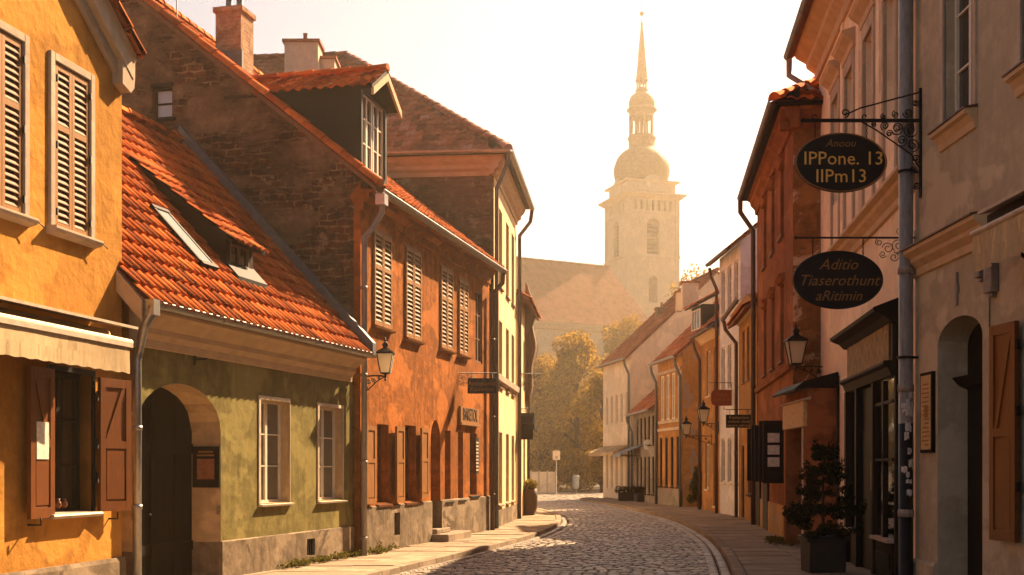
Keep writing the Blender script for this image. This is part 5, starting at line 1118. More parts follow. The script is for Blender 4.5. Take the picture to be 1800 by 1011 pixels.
# ================================================================== lanterns, signs
def lantern(fr, u, z, arm, label, hgt=.66, drop=.18, hang=False, name='wall_lantern'):
    """lantern on a scrolled iron bracket, reaching out along N"""
    t = thing(name, fr.p(u, 0, z), label, 'street lamp', 'wall lanterns'); q = Fr(fr.p(u, 0, 0), fr.N, fr.U); s = hgt / .66; zb = z + .03
    b = MB(); b.tube([q.p(0, 0, z), q.p(arm * .5, 0, z + .015), q.p(arm, 0, z)], .016, 6); b.box(q, -.005, .02, -.03, .03, z - .34, z + .08)
    b.tube([q.p(.02, 0, z - .28), q.p(arm * .25, 0, z - .24), q.p(arm * .6, 0, z - .10), q.p(arm * .95, 0, z - .01)], .011, 6)
    for cu, cz, rr, a in ((arm * .22, z - .10, .055, 0), (arm * .48, z - .065, .045, 2), (arm * .10, z - .20, .045, 4), (arm * .72, z - .04, .03, 1)): b.scroll(q, cu, cz, rr, 1.4, .007, a); b.scroll(q, cu + .02, cz - .01, rr * .8, 1.2, .006, a + 3, -1)
    b.tube([q.p(arm, 0, z - .06), q.p(arm, 0, zb + .03)], .02, 8); b.lathe(q.p(arm, 0, z - .09), [(.005, 0), (.025, .03), (.012, .05)], 8); b.build('bracket', M['iron'], t)
    c = q.p(arm, 0, zb); w0, w1, hg = .085 * s, .15 * s, .36 * s; r4 = math.sqrt(2)
    b = MB(); b.lathe(c, [(.03 * s, 0), (w0 * r4, .02 * s), (w0 * r4, .04 * s)], 4, rot=R(45), smooth=False)
    for i in range(4):
        a = R(45 + 90 * i); p0 = c + Vector((math.cos(a) * w0 * r4, math.sin(a) * w0 * r4, .03 * s)); p1 = c + Vector((math.cos(a) * w1 * r4, math.sin(a) * w1 * r4, .03 * s + hg)); b.tube([p0, p1], .011 * s, 5)
    b.lathe(c + Vector((0, 0, .03 * s + hg)), [(w1 * r4 * 1.04, 0), (w1 * r4 * 1.12, .015 * s), (w1 * r4 * 1.12, .03 * s), (.07 * s, .11 * s), (.06 * s, .12 * s), (.065 * s, .16 * s), (.085 * s, .17 * s), (.04 * s, .22 * s)], 4, rot=R(45), smooth=False)
    b.lathe(c + Vector((0, 0, .03 * s + hg + .22 * s)), [(.035 * s, 0), (.015 * s, .02 * s), (.028 * s, .04 * s), (.01 * s, .06 * s), (.004, .10 * s)], 8); b.build('lantern_frame', M['iron'], t)
    b = MB(); b.lathe(c, [(w0 * r4 * .94, .042 * s), (w1 * r4 * .94, .03 * s + hg)], 4, rot=R(45), smooth=False, caps=False); b.build('glass', M['lampglass'], t); return t
lantern(fo, .12, fo.z(637, 662) , .44, 'black iron lantern with glowing pale glass between green and orange houses', .64)
gz = CH + (HY - 645) * 24.9 / F; lf = Fr((gx, 24.95), (0, 1), (-1, 0)); lantern(lf, 0, gz, .64, 'large black iron lantern on the downpipe left of the shopfront', .84)
f6 = fl6; lantern(f6, .3, CH + (HY - 745) * 42.8 / F, .55, 'higher of two lanterns on the narrow ochre house in the shade', .80)
lantern(f6, 1.6, CH + (HY - 767) * 44.2 / F, .95, 'lower and farther of two lanterns on the narrow ochre house', .70)
def chain(b, a, c, r=.016, rod=.005):
    a, c = Vector(a), Vector(c); n = max(2, int((c - a).length / (r * 2.1)))
    for i in range(n):
        m = a + (c - a) * ((i + .5) / n); ax = Vector((1, 0, 0)) if i % 2 else Vector((0, 1, 0)); pts = [m + ax * (math.cos(t) * r * .6) + Vector((0, 0, math.sin(t) * r * 1.3)) for t in (2 * math.pi * k_ / 8 for k_ in range(9))]; b.tube(pts, rod, 4)
def oval_sign(label, cx, cy, hw, hh, d, lines, rimmat, lmat, rod_y, x_end, x_wall, name='oval_sign'):
    k_ = d / F; X, Z_ = (cx - HX) * k_, CH + (HY - cy) * k_; a, h_ = hw * k_, hh * k_; q = Fr((X, d), (1, 0), (0, -1)); zr_ = CH + (HY - rod_y) * k_
    t = thing(name, (X, d, Z_ - h_), label, 'sign', 'hanging signs'); K = 48
    ov_ = lambda s_: [(a * s_ * math.cos(2 * math.pi * i / K), Z_ + h_ * s_ * math.sin(2 * math.pi * i / K)) for i in range(K)]
    b = MB(); b.extr(q, ov_(1.0), -.018, .018); b.build('board', M['signblk'], t, bevel=.004)
    b = MB()
    for s_ in (.02, -.02):
        o1, o2, o3 = ov_(1.0), ov_(.985), ov_(.955); rings = [[q.p(u_, s_, z_) for u_, z_ in o1], [q.p(u_, s_ * 1.5, z_) for u_, z_ in o2], [q.p(u_, s_ * .95, z_) for u_, z_ in o3]]; b.loop(rings, caps=False)
    b.build('rim', M[rimmat], t)
    for body, dy, sz, dx, sh in lines: letters(body, sz * k_, q, dx * k_, Z_ - dy * k_, .019, M[lmat], t, sx=1.0, shear=sh, ext=.003)
    b = MB()
    for s_ in (-1, 1): u_ = a * .56 * s_; chain(b, q.p(u_, 0, Z_ + h_ * .82), q.p(u_, 0, zr_)); b.cut()
    b.build('chain', M['iron'], t); return q, X, Z_, zr_, k_
q, X, Z_, zr_, k_ = oval_sign('upper black oval hanging sign with gold rim and gold lettering', 1478, 286, 81, 52, 15.6, (('Anoou', 33, 17, 0, .3), ('IPPone. 13', 6, 33, 4, 0), ('IIPm13', -25, 33, 0, 0)), 'golddim', 'gold', 212, 1408, 1611) if False else (None,) * 5
def osign(label, cx, cy, hw, hh, d, lines, rim, rod_y):
    return oval_sign(label, cx, cy, hw, hh, d, lines, rim, 'gold', rod_y, 0, 0)
D1 = 15.6; k1 = D1 / F; q = Fr((5.35, D1), (-1, 0), (0, -1)); zr_ = CH + (HY - 212) * k1
osign('upper black oval sign with gold rim, gold lettering ending in 13', 1478, 286, 81, 52, D1, (('IPPone. 13', -6, 33, 4, 0), ('IIPm13', 25, 33, 0, 0)), 'golddim', 212)
osg = [o for o in scene.objects if o.name.startswith('oval_sign')][-1]
qq = Fr(((1478 - HX) * k1, D1), (1, 0), (0, -1)); letters('Anoou', 19 * k1, qq, -.01, CH + (HY - 253) * k1, .019, M['golddim'], osg, shear=.3, ext=.003)
br = thing('sign_bracket', (5.35, D1, zr_), 'ornate wrought iron bracket with scrolls holding the upper oval sign', 'bracket', 'wrought iron sign brackets')
b = MB(); ul = 5.35 - (1410 - HX) * k1; b.box(q, 0, ul, -.012, .012, zr_ - .022, zr_ + .022); b.lathe(q.p(ul, 0, zr_), [(.001, -.035), (.03, 0), (.001, .035)], 8)
zp1, zp0 = CH + (HY - 155) * k1, CH + (HY - 348) * k1; b.box(q, -.0, .035, -.012, .012, zp0, zp1)
b.tube([q.p(.02, 0, CH + (HY - 162) * k1), q.p(.8, 0, CH + (HY - 190) * k1), q.p(1.0, 0, CH + (HY - 202) * k1)], .011, 6); b.scroll(q, 1.0, zr_ + .10, .06, 1.3, .01, -1.5, -1)
rnd = random.Random(5)
for cu, cz, rr in ((.15, -.12, .10), (.32, -.10, .09), (.12, -.32, .09), (.26, -.26, .08), (.48, -.07, .06), (.42, -.17, .05), (.62, -.05, .04), (.08, -.5, .06), (.1, -.65, .05), (.18, .1, .07), (.34, .08, .05), (.5, .05, .04), (.08, .22, .05), (.07, -.85, .05)):
    b.scroll(q, cu, zr_ + cz, rr, 1.5, .008, rnd.uniform(0, 6), rnd.choice((-1, 1))); b.scroll(q, cu, zr_ + cz, rr * .55, 1.2, .006, rnd.uniform(0, 6), 1)
b.tube([q.p(.03, 0, zr_ - .62), q.p(.14, 0, zr_ - .44), q.p(.34, 0, zr_ - .30), q.p(.60, 0, zr_ - .12), q.p(.78, 0, zr_ - .02)], .010, 6)
for u_ in (.74 + .0, 5.35 - (1478 - 45 - HX) * k1): b.scroll(q, u_, zr_ + .05, .045, .8, .009, -1.5, 1)
b.build('ironwork', M['iron'], br)
D2 = 15.95; k2 = D2 / F
t_ = oval_sign('lower plain black oval sign with faint brown script lettering', 1473, 492, 79, 51, D2, (('Aditio', -26, 27, 0, .35), ('Tiaserothunt', 2, 27, 0, .35), ('aRitimin', 29, 25, 0, .35)), 'signblk', 'golddim', 418, 0, 0)
q = Fr((5.40, D2), (-1, 0), (0, -1)); zr_ = CH + (HY - 418) * k2
br = thing('sign_bracket', (5.40, D2, zr_), 'thin wrought iron rod bracket holding the lower oval sign', 'bracket', 'wrought iron sign brackets')
b = MB(); ul = 5.40 - (1399 - HX) * k2; b.tube([q.p(0, 0, zr_), q.p(ul, 0, zr_ - .0)], .014, 6); b.lathe(q.p(ul, 0, zr_), [(.001, -.03), (.025, 0), (.001, .03)], 8); b.box(q, 0, .02, -.03, .03, zr_ - .1, zr_ + .1)
for cu, cz, rr in ((.24, -.10, .09), (.38, -.14, .08), (.5, -.06, .05), (.30, -.26, .07), (.22, .08, .05), (.45, -.22, .05)): b.scroll(q, cu, zr_ + cz, rr, 1.4, .006, rnd.uniform(0, 6), rnd.choice((-1, 1)))
b.build('ironwork', M['iron'], br)
def flat_sign(label, x0, x1, y0, y1, d, mat, lines, lmat='golddim', shape='box', wall=None, rod_y=None, brlabel=None, name='hanging_sign', wallx=None, tri=False, edge=None):
    k_ = d / F; X = ((x0 + x1) / 2 - HX) * k_; hw = (x1 - x0) / 2 * k_; z0, z1 = CH + (HY - y1) * k_, CH + (HY - y0) * k_; q = Fr((X, d), (1, 0), (0, -1))
    t = thing(name, (X, d, z0), label, 'sign', 'hanging signs'); b = MB(); zm, hh = (z0 + z1) / 2, (z1 - z0) / 2
    if shape == 'box': b.box(q, -hw, hw, -.02, .02, z0, z1)
    else:
        K = 40; e = .45; b.extr(q, [(hw * math.copysign(abs(math.cos(a)) ** e, math.cos(a)), zm + hh * math.copysign(abs(math.sin(a)) ** e, math.sin(a)) * (1 if math.sin(a) > 0 else .95)) for a in (2 * math.pi * i / K for i in range(K))], -.02, .02)
    b.build('board', M[mat], t, bevel=.004)
    if edge: b = MB(); [b.box(q, -hw - .006, hw + .006, -.026, .026, z_, z_ + .025) for z_ in (z0 - .012, z1 - .012)]; b.build('rim', M[edge], t)
    for body, fy, sz, sh in lines: letters(body, sz * k_, q, 0, z1 - (z1 - z0) * fy, .021, M[lmat], t, ext=.003, shear=sh)
    if rod_y is not None:
        zr_ = CH + (HY - rod_y) * k_; b = MB(); [b.tube([q.p(s_ * hw * .7, 0, z1 - .02), q.p(s_ * hw * .7, 0, zr_)], .008, 5).cut() for s_ in (-1, 1)]; b.build('hanger', M['iron'], t)
        wx = (wallx - HX) * k_; sd_ = 1 if wx > X else -1; far = X - sd_ * hw * 1.05
        r_ = thing('sign_bracket', (wx, d, zr_), brlabel, 'bracket', 'wrought iron sign brackets'); q2 = Fr((wx, d), (-sd_, 0), (0, -1)); l_ = abs(wx - far)
        b = MB(); b.tube([q2.p(0, 0, zr_), q2.p(l_, 0, zr_)], .013, 6); b.box(q2, 0, .025, -.02, .02, zr_ - (.5 if tri else .25), zr_ + .12)
        b.scroll(q2, l_ + .03, zr_ + .03, .035, 1, .007, -1.5)
        for i in range(7 if tri else 3): b.scroll(q2, .08 + (i % 4) * .09, zr_ - .08 - (i // 4) * .14 - (i % 2) * .04, .055, 1.4, .006, i * 1.3, 1 if i % 2 else -1)
        b.build('ironwork', M['iron'], r_)
    return t
flat_sign('dark rectangular hanging sign with faded gold lines over the orange house pavement', 822, 873, 665, 692, 28.3, 'signblk', (('Antiquariat', .35, 11, 0), ('Kaunelson', .72, 10, 0)), 'golddim', rod_y=656, wallx=804, brlabel='tall iron bracket with scrolls holding the dark rectangular sign', tri=True)
flat_sign('small dark square sign with an orange lower band beyond the tall cream house', 912, 939, 726, 752, 38.5, 'signblk', (('GRILL', .7, 7, 0),), 'gold', rod_y=718, wallx=905, brlabel='short iron bracket of the small square sign')
flat_sign('red-brown barrel shaped hanging sign in front of the white house', 1250, 1292, 685, 714, 40.5, 'signred', (('Salon', .3, 9, 0), ('Kafe & Bar', .62, 8, 0)), 'golddim', 'round', rod_y=673, wallx=1303, brlabel='thin iron bracket holding the red-brown barrel shaped sign')
flat_sign('black rectangular hanging sign with three lines of pale lettering beside the rust red house', 1276, 1322, 729, 752, 35.5, 'signblk', (('Restaurace', .22, 8, 0), ('snidane obedy', .52, 7, 0), ('vecere zahrada', .82, 7, 0)), 'parch', rod_y=720, wallx=1330, brlabel='thin iron bracket holding the black three line sign')
flat_sign('small white rounded hanging sign on the low grey house', 1132, 1152, 773, 791, 55, 'signwhite', (('Kavarna', .5, 5, 0),), 'ink', 'round', rod_y=770, wallx=1154, brlabel='short iron bracket of the white rounded sign')
flat_sign('pale blue-grey square plate just under the white rounded sign', 1140, 1152, 794, 803, 55.2, 'awnblue', (), 'ink')
# empty ornate bracket beyond the tall cream house
d = 38.3; k_ = d / F; q = Fr(((907 - HX) * k_, d), (1, 0), (0, -1)); zr_ = CH + (HY - 657) * k_
b = MB(); b.tube([q.p(0, 0, zr_), q.p(.82, 0, zr_)], .016, 6); b.tube([q.p(.02, 0, zr_ - .5), q.p(.75, 0, zr_ - .03)], .012, 6); b.box(q, -.02, .03, -.02, .02, zr_ - .7, zr_ + .2)
for i in range(10): cu = .08 + (i % 5) * .12; b.scroll(q, cu, zr_ - .08 - (.22 if i > 4 and i < 8 else 0), .06, 1.4, .008, i, 1 if i % 2 else -1)
tag(b.build('sign_bracket', M['iron'], None, origin=q.p(0, 0, zr_)), 'empty triangular wrought iron bracket standing out beyond the tall cream house', 'bracket', 'wrought iron sign brackets')

# ================================================================== plants
def leaves(b, c, rad, n, size, rnd, shell=.35, flat=1.0, mat=0):
    c = Vector(c)
    for i in range(n):
        while True:
            p = Vector((rnd.uniform(-1, 1), rnd.uniform(-1, 1), rnd.uniform(-1, 1)))
            if shell < p.length < 1: break
        p = Vector((p.x * rad[0], p.y * rad[1], p.z * rad[2])) + c; s = size * rnd.uniform(.6, 1.3)
        a = Vector((rnd.gauss(0, 1), rnd.gauss(0, 1), rnd.gauss(0, .8))).normalized(); e = a.orthogonal().normalized(); g_ = a.cross(e); w = (rnd.randint(0, 400) + .5, .5)
        b.face([p - e * s * .5, p + g_ * s * .32, p + e * s * .6, p - g_ * s * .32], mat, [w] * 4)
def tree(name, label, x, y, hgt, cr, nclump, nleaf, leaf='leafgold', seed=1, base=.25, size=.26, sparse=1.0, group='trees at the end of the street'):
    rnd = random.Random(seed); t = thing(name, (x, y, 0), label, 'tree', group); b = MB()
    b.tube([(x, y, -.1), (x + .1, y, hgt * .25), (x - .05, y + .1, hgt * .5), (x, y, hgt * .8)], hgt * .028, 9, r1=hgt * .006); cl = []
    for i in range(nclump):
        zc_ = hgt * (base + (1 - base) * (i + .5) / nclump); pr = math.sin(math.pi * min(1, max(.08, (zc_ / hgt - base * .7) / (1 - base * .7))) ** .85) ; rr = cr * max(.25, pr) * rnd.uniform(.45, 1); a = rnd.uniform(0, 6.28)
        c = Vector((x + rr * math.cos(a), y + rr * math.sin(a), zc_ - hgt * .03)); cl.append(c)
        b.tube([(x, y, max(.5, c.z - hgt * .16)), ((x + c.x) / 2, (y + c.y) / 2, c.z - hgt * .06), c], hgt * .009, 5, r1=.02)
    b.build('trunk', M['bark'], t); b = MB()
    for c in cl:
        r_ = cr * rnd.uniform(.28, .48) * sparse; leaves(b, c, (r_, r_, r_ * .8), int(nleaf / nclump), size, rnd, .25)
    b.build('crown', M[leaf], t); return t
tree('autumn_tree', 'tall golden autumn tree rising at the centre of the street end', 4.9, 90, 11.6, 3.1, 42, 17000, seed=1, base=.08)
tree('autumn_tree', 'broad golden autumn tree left of the tallest one, beyond the bend', 2.2, 93, 10.0, 3.0, 40, 15000, seed=2, base=.08)
tree('autumn_tree', 'lower hazy tree partly hidden by the left row of houses', -1.0, 90, 8.0, 2.8, 26, 8000, seed=3)
tree('autumn_tree', 'round dark gold tree close beside the pale cream house', 6.3, 83, 8.2, 2.2, 26, 9000, seed=4, base=.12)
tree('autumn_tree', 'tall thin crowned tree in front of the church tower foot', 10.2, 110, 15.6, 3.4, 30, 9000, seed=5)
tree('autumn_tree', 'loose backlit tree showing above the far rooftops right of the tower', 15.6, 104, 19.0, 3.6, 30, 3600, seed=6, base=.45, sparse=.9, size=.3)
tree('autumn_tree', 'bushy tree beyond the bend on the left', -7, 86, 9, 3.6, 26, 7000, seed=7)
rnd = random.Random(11); b = MB()
for i in range(60): x = -22 + i * .62; leaves(b, (x, 97 + rnd.uniform(-1.5, 1.5), 1.6 + rnd.uniform(0, 1.6)), (1.3, 1.2, 1.9), 240, .3, rnd, .2)
tag(b.build('hedge', M['leafgreen'], None, origin=(0, 97, 0)), 'long dark hedge and undergrowth closing the street behind the trees', 'hedge', kind='stuff')
# potted conifer and its planter
d = 18.6; X = (1447 - HX) / F * d; rnd = random.Random(5); t = thing('potted_conifer', (X, d, .09), 'dark bushy conifer in a planter beside the shopfront', 'potted plant')
b = MB(); q = Fr((X, d), (1, 0), (0, -1)); b.prism(Fr((X, d), (1, 0), (0, -1)), [(-.26, .09), (.26, .09), (.31, .60), (-.31, .60)], -.28, .28); b.box(q, -.33, .33, -.33, .33, .56, .64); b.build('planter', M['pot'], t, bevel=.01)
b = MB(); b.tube([(X, d, .6), (X, d, 1.9)], .03, 6, r1=.01); b.build('stem', M['bark'], t)
b = MB()
for i in range(64):
    a = rnd.uniform(0, 6.28); z = .66 + 1.35 * rnd.random() ** 1.2; rr = (.50 - max(0, z - 1.15) * .50) * rnd.uniform(.3, 1.1); sl = Vector((X + rr * math.cos(a), d + rr * math.sin(a), z)); leaves(b, sl, (.13, .13, .06), 110, .05, rnd, .0); leaves(b, sl + Vector((math.cos(a) * .08, math.sin(a) * .08, .06)), (.05, .05, .09), 40, .04, rnd, 0)
b.build('foliage', M['leafdark'], t)
# barrel planter on the left pavement
d = 40.5; X = (918.5 - HX) / F * d; t = thing('barrel_planter', (X + .0, d, .09), 'tall dark barrel planter with yellow-green plant on the sunlit left pavement', 'potted plant')
X += .25; b = MB(); b.lathe((X, d, .09), [(.20, 0), (.25, .3), (.26, .6), (.24, .9), (.21, .9), (.2, .8)], 16); b.build('barrel', M['potbrown'], t); b = MB(); leaves(b, (X, d, 1.1), (.27, .27, .2), 900, .07, rnd, .1); b.build('foliage', M['leafyel'], t)
# planters at the pale cream house
for i, (x0, x1, y0, y1, d, lb) in enumerate(((1087, 1114, 858, 884, 57.8, 'wide dark planter hedge in front of the pale cream house'), (1120, 1133, 862, 886, 56, 'narrow dark planter box in front of the low grey house'))):
    xa, xb = (x0 - HX) / F * d, (x1 - HX) / F * d; t = thing('box_planter', (xa, d, .09), lb, 'planter', 'planters along the right pavement')
    b = MB(); b.box(FW, xa, xb, -d - .3, -d + .15, .09, .5); b.build('box', M['pot'], t, bevel=.02); b = MB(); [leaves(b, (xa + (xb - xa) * j / 4, d + .05, .62), (.18, .22, .2), 160, .07, rnd, .1) for j in range(5)]; b.build('foliage', M['leafdark'], t)
d = 48.6; X = (1226 - HX) / F * d; t = thing('wall_shrub', (X, d, 0), 'dark climbing shrub against the peeling side wall of the orange-ochre house', 'shrub')
b = MB(); [leaves(b, (X + rnd.uniform(-.25, .25) * (1.7 - z), d + rnd.uniform(-.15, .1), z), (.16, .14, .2), 150, .07, rnd, .1) for z in [rnd.uniform(.1, 1.6) for _ in range(26)]]; b.build('foliage', M['leafgreen'], t); b = MB(); b.tube([(X, d, 0), (X + .1, d, 1.2)], .03, 5); b.build('stem', M['bark'], t)
# weeds at wall feet
b = MB()
def weeds(x, y, r, n):
    for i in range(n): leaves(b, (x + rnd.gauss(0, r), y + rnd.gauss(0, r * 1.6), .12 + abs(rnd.gauss(0, .03))), (.06, .06, .05), 14, .05, rnd, 0)
for u_ in range(26): p = fg.p(4.2 + u_ * .12, .12, 0); weeds(p.x, p.y, .06, 3)
for u_ in (.4, .6, .9, 1.4): p = fo.p(u_, .14, 0); weeds(p.x, p.y, .08, 7)
for u_ in range(12): p = fr3.p(-.5 + u_ * .14, .30, 0); weeds(p.x, p.y, .14, 5)
tag(b.build('weeds', M['weed'], None, origin=(0, 20, 0)), 'small tufts of weeds growing along the foot of the house walls', 'weeds', kind='stuff')

# ================================================================== far things
xa, xb, d = .7, 2.95, 80.5
t = thing('low_wall', (xa, d, 0), 'low pale wall panel fence at the far end of the street', 'wall'); b = MB()
for i in range(4): x0 = xa + (xb - xa) * i / 4; b.box(FW, x0 + .02, x0 + .50, -d - .1, -d, 0, 1.42).cut()
b.build('panel', M['palecream'], t); b = MB(); [b.box(FW, xa + (xb - xa) * i / 4 - .05, xa + (xb - xa) * i / 4 + .05, -d - .12, -d + .02, 0, 1.5).cut() for i in range(5)]; b.build('post', M['stone'], t)
d = 74; X = (978 - HX) / F * d; t = thing('street_sign', (X, d, 0), 'small square pale road sign on a thin post among the hazy trees', 'sign'); b = MB(); b.tube([(X, d + .03, 0), (X, d + .03, 2.8)], .03, 6); b.build('post', M['pipe'], t); b = MB(); b.box(FW, X - .23, X + .23, -d - .0, -d + .02, 2.18, 2.74); b.build('plate', M['palecream'], t)
b = MB(); b.box(FW, X - .08, X + .10, -d + .02, -d + .026, 2.25, 2.4); b.build('symbol', M['awnblue'], t)
d = 76; X = (1012 - HX) / F * d; t = thing('litter_bin', (X, d, 0), 'small blue-grey street bin under the dark trees at the far end', 'bin'); b = MB(); b.lathe((X, d, .35), [(.16, 0), (.2, .1), (.22, .75), (.24, .78), (.18, .86)], 12); b.build('bin', M['awnblue'], t); b = MB(); b.tube([(X, d + .1, 0), (X, d + .1, 1.2)], .03, 6); b.build('post', M['iron'], t)
# ---- church
D = 150.0; kx = lambda px_: (px_ - HX) / F * D; kz = lambda py: CH + (HY - py) * D / F; m = D / F
cc = thing('church', (kx(1131), D, 0), 'hazy baroque church with onion domed spire tower and long brown roof', 'church')
th = R(17.7); W = 98.7 * m; corner = Vector((kx(1099), D - 2.5)); dirR = Vector((math.cos(th), math.sin(th))); dirL = Vector((-math.sin(th), math.cos(th)))
ctr = corner + dirR * W / 2 + dirL * W / 2
fa = Fr((corner.x, corner.y), dirR, (math.sin(th), -math.cos(th))); fb = Fr((corner.x, corner.y), dirL, (-math.cos(th), -math.sin(th)))
b = MB(); zT = kz(352)
opa = [(W / 2 - .85, W / 2 + .85, kz(450), kz(388), .6, .85), (W / 2 - .6, W / 2 + .6, kz(535), kz(488), .5, .6)] + [(W * (i + .5) / 9 - .16, W * (i + .5) / 9 + .16, kz(374), kz(356), .25, .16) for i in range(9)]
b.wall(fa, 0, W, 0, zT, opa, 0, 1); b.wall(fb, 0, W, 0, zT, opa, 0, 1); b.face([fa.p(W, 0, 0), fa.p(W, -W, 0), fa.p(W, -W, zT), fa.p(W, 0, zT)]); b.face([fb.p(W, 0, 0), fb.p(W, -W, 0), fb.p(W, -W, zT), fb.p(W, 0, zT)])
b.build('tower_wall', [M['stone'], M['stone']], cc)
b = MB()
for fx in (fa, fb):
    for o in opa[:2]: b.box(fx, o[0], o[1], -.62, -.55, o[2], o[3] - .1)
    for i in range(10): o = opa[0]; zz = o[2] + i * (o[3] - o[2]) / 10; b.prism(fx, [(-.55, zz), (-.35, zz - .1), (-.35, zz - .05), (-.55, zz + .15)], o[0], o[1])
    b.cut()
b.build('louvre', M['greywall'], cc)
b = MB()
def sq(b, half, z0, z1, half1=None):
    half1 = half if half1 is None else half1
    pts = lambda h_, z: [Vector((ctr.x, ctr.y, z)) + Vector((dirR.x, dirR.y, 0)) * sx * h_ + Vector((dirL.x, dirL.y, 0)) * sy * h_ for sx, sy in ((-1, -1), (1, -1), (1, 1), (-1, 1))]
    b.loop([pts(half, z0), pts(half1, z1)])
h0 = W / 2; sq(b, h0 + .15, kz(456), kz(452)); sq(b, h0 + .1, kz(380), kz(378)); sq(b, h0 + .15, kz(354), kz(350), h0 + .45); sq(b, h0 + .45, kz(350), kz(347), h0 + .75); sq(b, h0 + .75, kz(347), kz(345)); sq(b, h0 - .1, kz(345), kz(341), h0 - .35); sq(b, h0 - .35, kz(341), kz(324)); sq(b, h0 + .05, kz(324), kz(321), h0 + .15)
for fx in (fa, fb):
    for uu in (.25, W - .25): b.box(fx, uu - .28, uu + .28, -.02, .1, 0, zT - .2)
b.build('tower_cornice', M['stone'], cc)
cz = Vector((ctr.x, ctr.y, 0))
pr = [(h0 * .98, 322), (h0 * .90, 319), (46 * m, 314), (48.5 * m, 306), (50.5 * m, 296), (49.5 * m, 286), (46 * m, 276), (40 * m, 267), (32 * m, 260), (25 * m, 256), (23 * m, 253), (23.5 * m, 240), (25.5 * m, 238), (25.5 * m, 235), (23 * m, 234), (22.5 * m, 232)]
b = MB(); b.lathe(cz, [(r_, kz(y_)) for r_, y_ in pr], 16, rot=R(11), smooth=True); b.build('onion_dome', M['domegreen'], cc)
b = MB()
for fx in (fa, fb):      # clock gables
    u_ = W / 2; z_ = kz(327); K = 20; b.extr(fx, [(u_ + 1.15 * math.cos(2 * math.pi * i / K), z_ + 1.15 * math.sin(2 * math.pi * i / K)) for i in range(K)], -.6, -.1); b.box(fx, u_ - 1.9, u_ + 1.9, -.6, -.15, kz(340), kz(330))
cg = b.build('clock_gable', M['stone'], cc)
b = MB()
for fx in (fa, fb):
    u_ = W / 2; z_ = kz(327); b.extr(fx, [(u_ + .85 * math.cos(2 * math.pi * i / 20), z_ + .85 * math.sin(2 * math.pi * i / 20)) for i in range(20)], -.1, -.04).cut()
ck = b.build('clock_face', M['offwhite'], cg)
b = MB()
for i in range(8):
    a = R(11 + 45 * i); p = cz + Vector((math.cos(a) * 20.5 * m, math.sin(a) * 20.5 * m, 0)); b.tube([p + Vector((0, 0, kz(233))), p + Vector((0, 0, kz(198)))], 3.0 * m, 8)
b.tube([cz + Vector((0, 0, kz(233))), cz + Vector((0, 0, kz(198)))], 3.2 * m, 8)
b.lathe(cz, [(22.5 * m, kz(200)), (22.5 * m, kz(190)), (27 * m, kz(187)), (27 * m, kz(185)), (23 * m, kz(183))], 16, rot=R(11)); b.build('lantern_storey', M['domegreen'], cc)
pr = [(21 * m, 183), (23 * m, 180), (23.5 * m, 173), (22 * m, 166), (18 * m, 160), (13 * m, 157), (9.5 * m, 153), (12 * m, 151), (10 * m, 149), (9.5 * m, 147)]
b = MB(); b.lathe(cz, [(r_, kz(y_)) for r_, y_ in pr], 16, rot=R(11)); b.build('upper_onion', M['domegreen'], cc)
b = MB()
for i in range(8): a = R(11 + 45 * i); p = cz + Vector((math.cos(a) * 8.6 * m, math.sin(a) * 8.6 * m, 0)); b.tube([p + Vector((0, 0, kz(148))), p + Vector((0, 0, kz(136)))], 1.4 * m, 6)
pr = [(9 * m, 137), (12.5 * m, 133), (11 * m, 131), (9.5 * m, 120), (7 * m, 90), (3.5 * m, 50), (1.6 * m, 34), (3 * m, 33), (2.6 * m, 31), (.8 * m, 28), (.7 * m, 19)]
b.lathe(cz, [(r_, kz(y_)) for r_, y_ in pr], 8, rot=R(22), smooth=False)
K = 8; b.lathe(cz, [(4.2 * m * math.sin(math.pi * i / K), kz(14) - 4.2 * m * math.cos(math.pi * i / K)) for i in range(K + 1)], 12); b.tube([cz + Vector((0, 0, kz(10))), cz + Vector((0, 0, kz(-8)))], .05, 5); b.build('spire', M['domegreen'], cc)
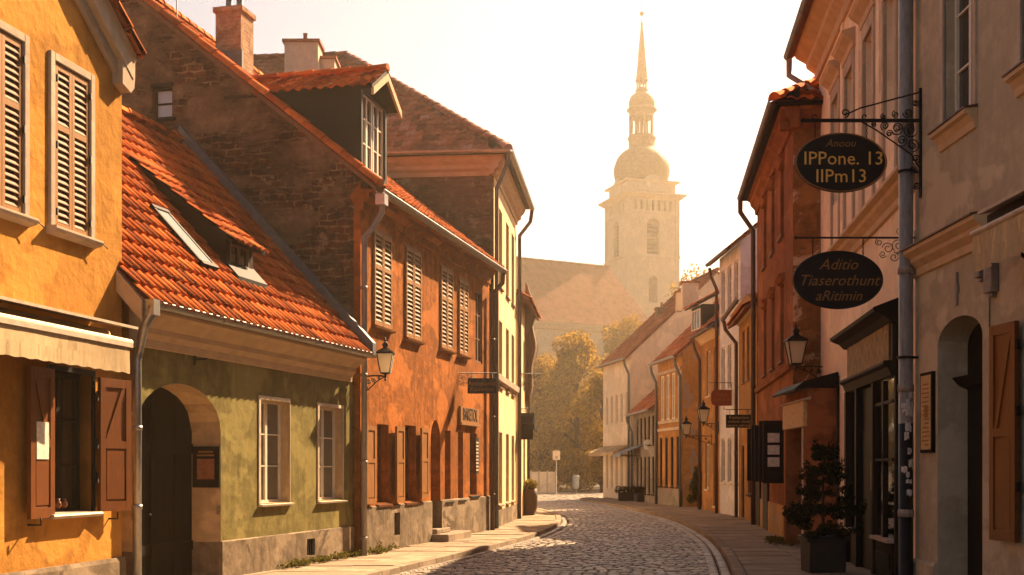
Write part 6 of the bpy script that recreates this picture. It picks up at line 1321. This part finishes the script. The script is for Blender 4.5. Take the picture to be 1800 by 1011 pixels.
# nave
za = CH + (HY - 453) * 130 / F; R0 = Vector(((850 - HX) / F * 128.5, 128.5, za)); R1_ = Vector(((1070 - HX) / F * 136.4, 136.4, za))
ze_ = CH + (HY - 575) * 131 / F; dv = (R1_ - R0).normalized(); nv = Vector((dv.y, -dv.x, 0)); wd_ = 5.6
E0, E1 = R0 + nv * wd_, R1_ + nv * wd_ + dv * 2.6; E0.z = E1.z = ze_; B0, B1 = R0 - nv * wd_, R1_ - nv * wd_ + dv * 2.6; B0.z = B1.z = ze_
b = MB(); b.face([E0, E1, R1_, R0]); b.face([E1, B1, R1_]); b.face([B1, B0, R0, R1_]); b.ridge(R0, R1_, .2, 1.0); b.build('nave_roof', M['tiledark'], cc)
nf = Fr((E0.x, E0.y), (dv.x, dv.y), (nv.x, nv.y)); Ln = (E1 - E0).length; b = MB(); ins = -.5
opn = [(u_ - .7, u_ + .7, 4, ze_ - 2.2, .4, .7) for u_ in (3.2, 8.2, 13.0) if u_ < Ln - 1]
b.wall(nf, 0, Ln - .4, 0, ze_, opn, n=ins); b.face([nf.p(Ln - .4, ins, 0), nf.p(Ln - .4, -2 * wd_, 0), nf.p(Ln - .4, -2 * wd_, ze_), nf.p(Ln - .4, ins, ze_)]); b.build('nave_wall', M['stone'], cc)
b = MB(); [b.box(nf, o[0], o[1], ins - .42, ins - .36, o[2], o[3] - .1).cut() for o in opn]; b.build('nave_window', M['glassgrey'], cc)
b = MB(); b.prism(nf, [(ins, ze_ - .8), (ins + .2, ze_ - .7), (ins + .45, ze_ - .2), (ins + .5, ze_ - .02), (ins, ze_)], 0, Ln); b.build('nave_cornice', M['stone'], cc)
for u_, hh in ((Ln * .42, 5.2), (Ln * .66, 3.6)):
    zt_ = ze_ - (.6 if hh > 5 else 1.6); b = MB(); b.box(nf, u_ - .6, u_ + .6, ins, ins + 1.2, 0, zt_ - 2.2); b.loop([[nf.p(u_ + sx * .7, ins + .6 + sy * .7, zt_ - 2.2) for sx, sy in ((-1, -1), (1, -1), (1, 1), (-1, 1))], [nf.p(u_ + sx * .03, ins + .6 + sy * .03, zt_) for sx, sy in ((-1, -1), (1, -1), (1, 1), (-1, 1))]]); b.build('buttress', M['greywall'], cc)

# ================================================================== haze
hm = bpy.data.materials.new('warm_haze'); hm.use_nodes = True; nt = hm.node_tree; nt.nodes.clear()
pv = nt.nodes.new('ShaderNodeVolumePrincipled'); pv.inputs['Color'].default_value = (1, .84, .62, 1); pv.inputs['Density'].default_value = HAZE_DENSITY; pv.inputs['Anisotropy'].default_value = HAZE_ANISO
ho = nt.nodes.new('ShaderNodeOutputMaterial'); nt.links.new(pv.outputs[0], ho.inputs['Volume'])
b = MB(); b.box(Fr((0, 0), (1, 0), (0, 1)), -300, 300, -60, 490, -1.1, 61); o = b.build('haze', hm, None); tag(o, 'warm morning haze filling the street and thickening towards the church', 'haze', kind='stuff')
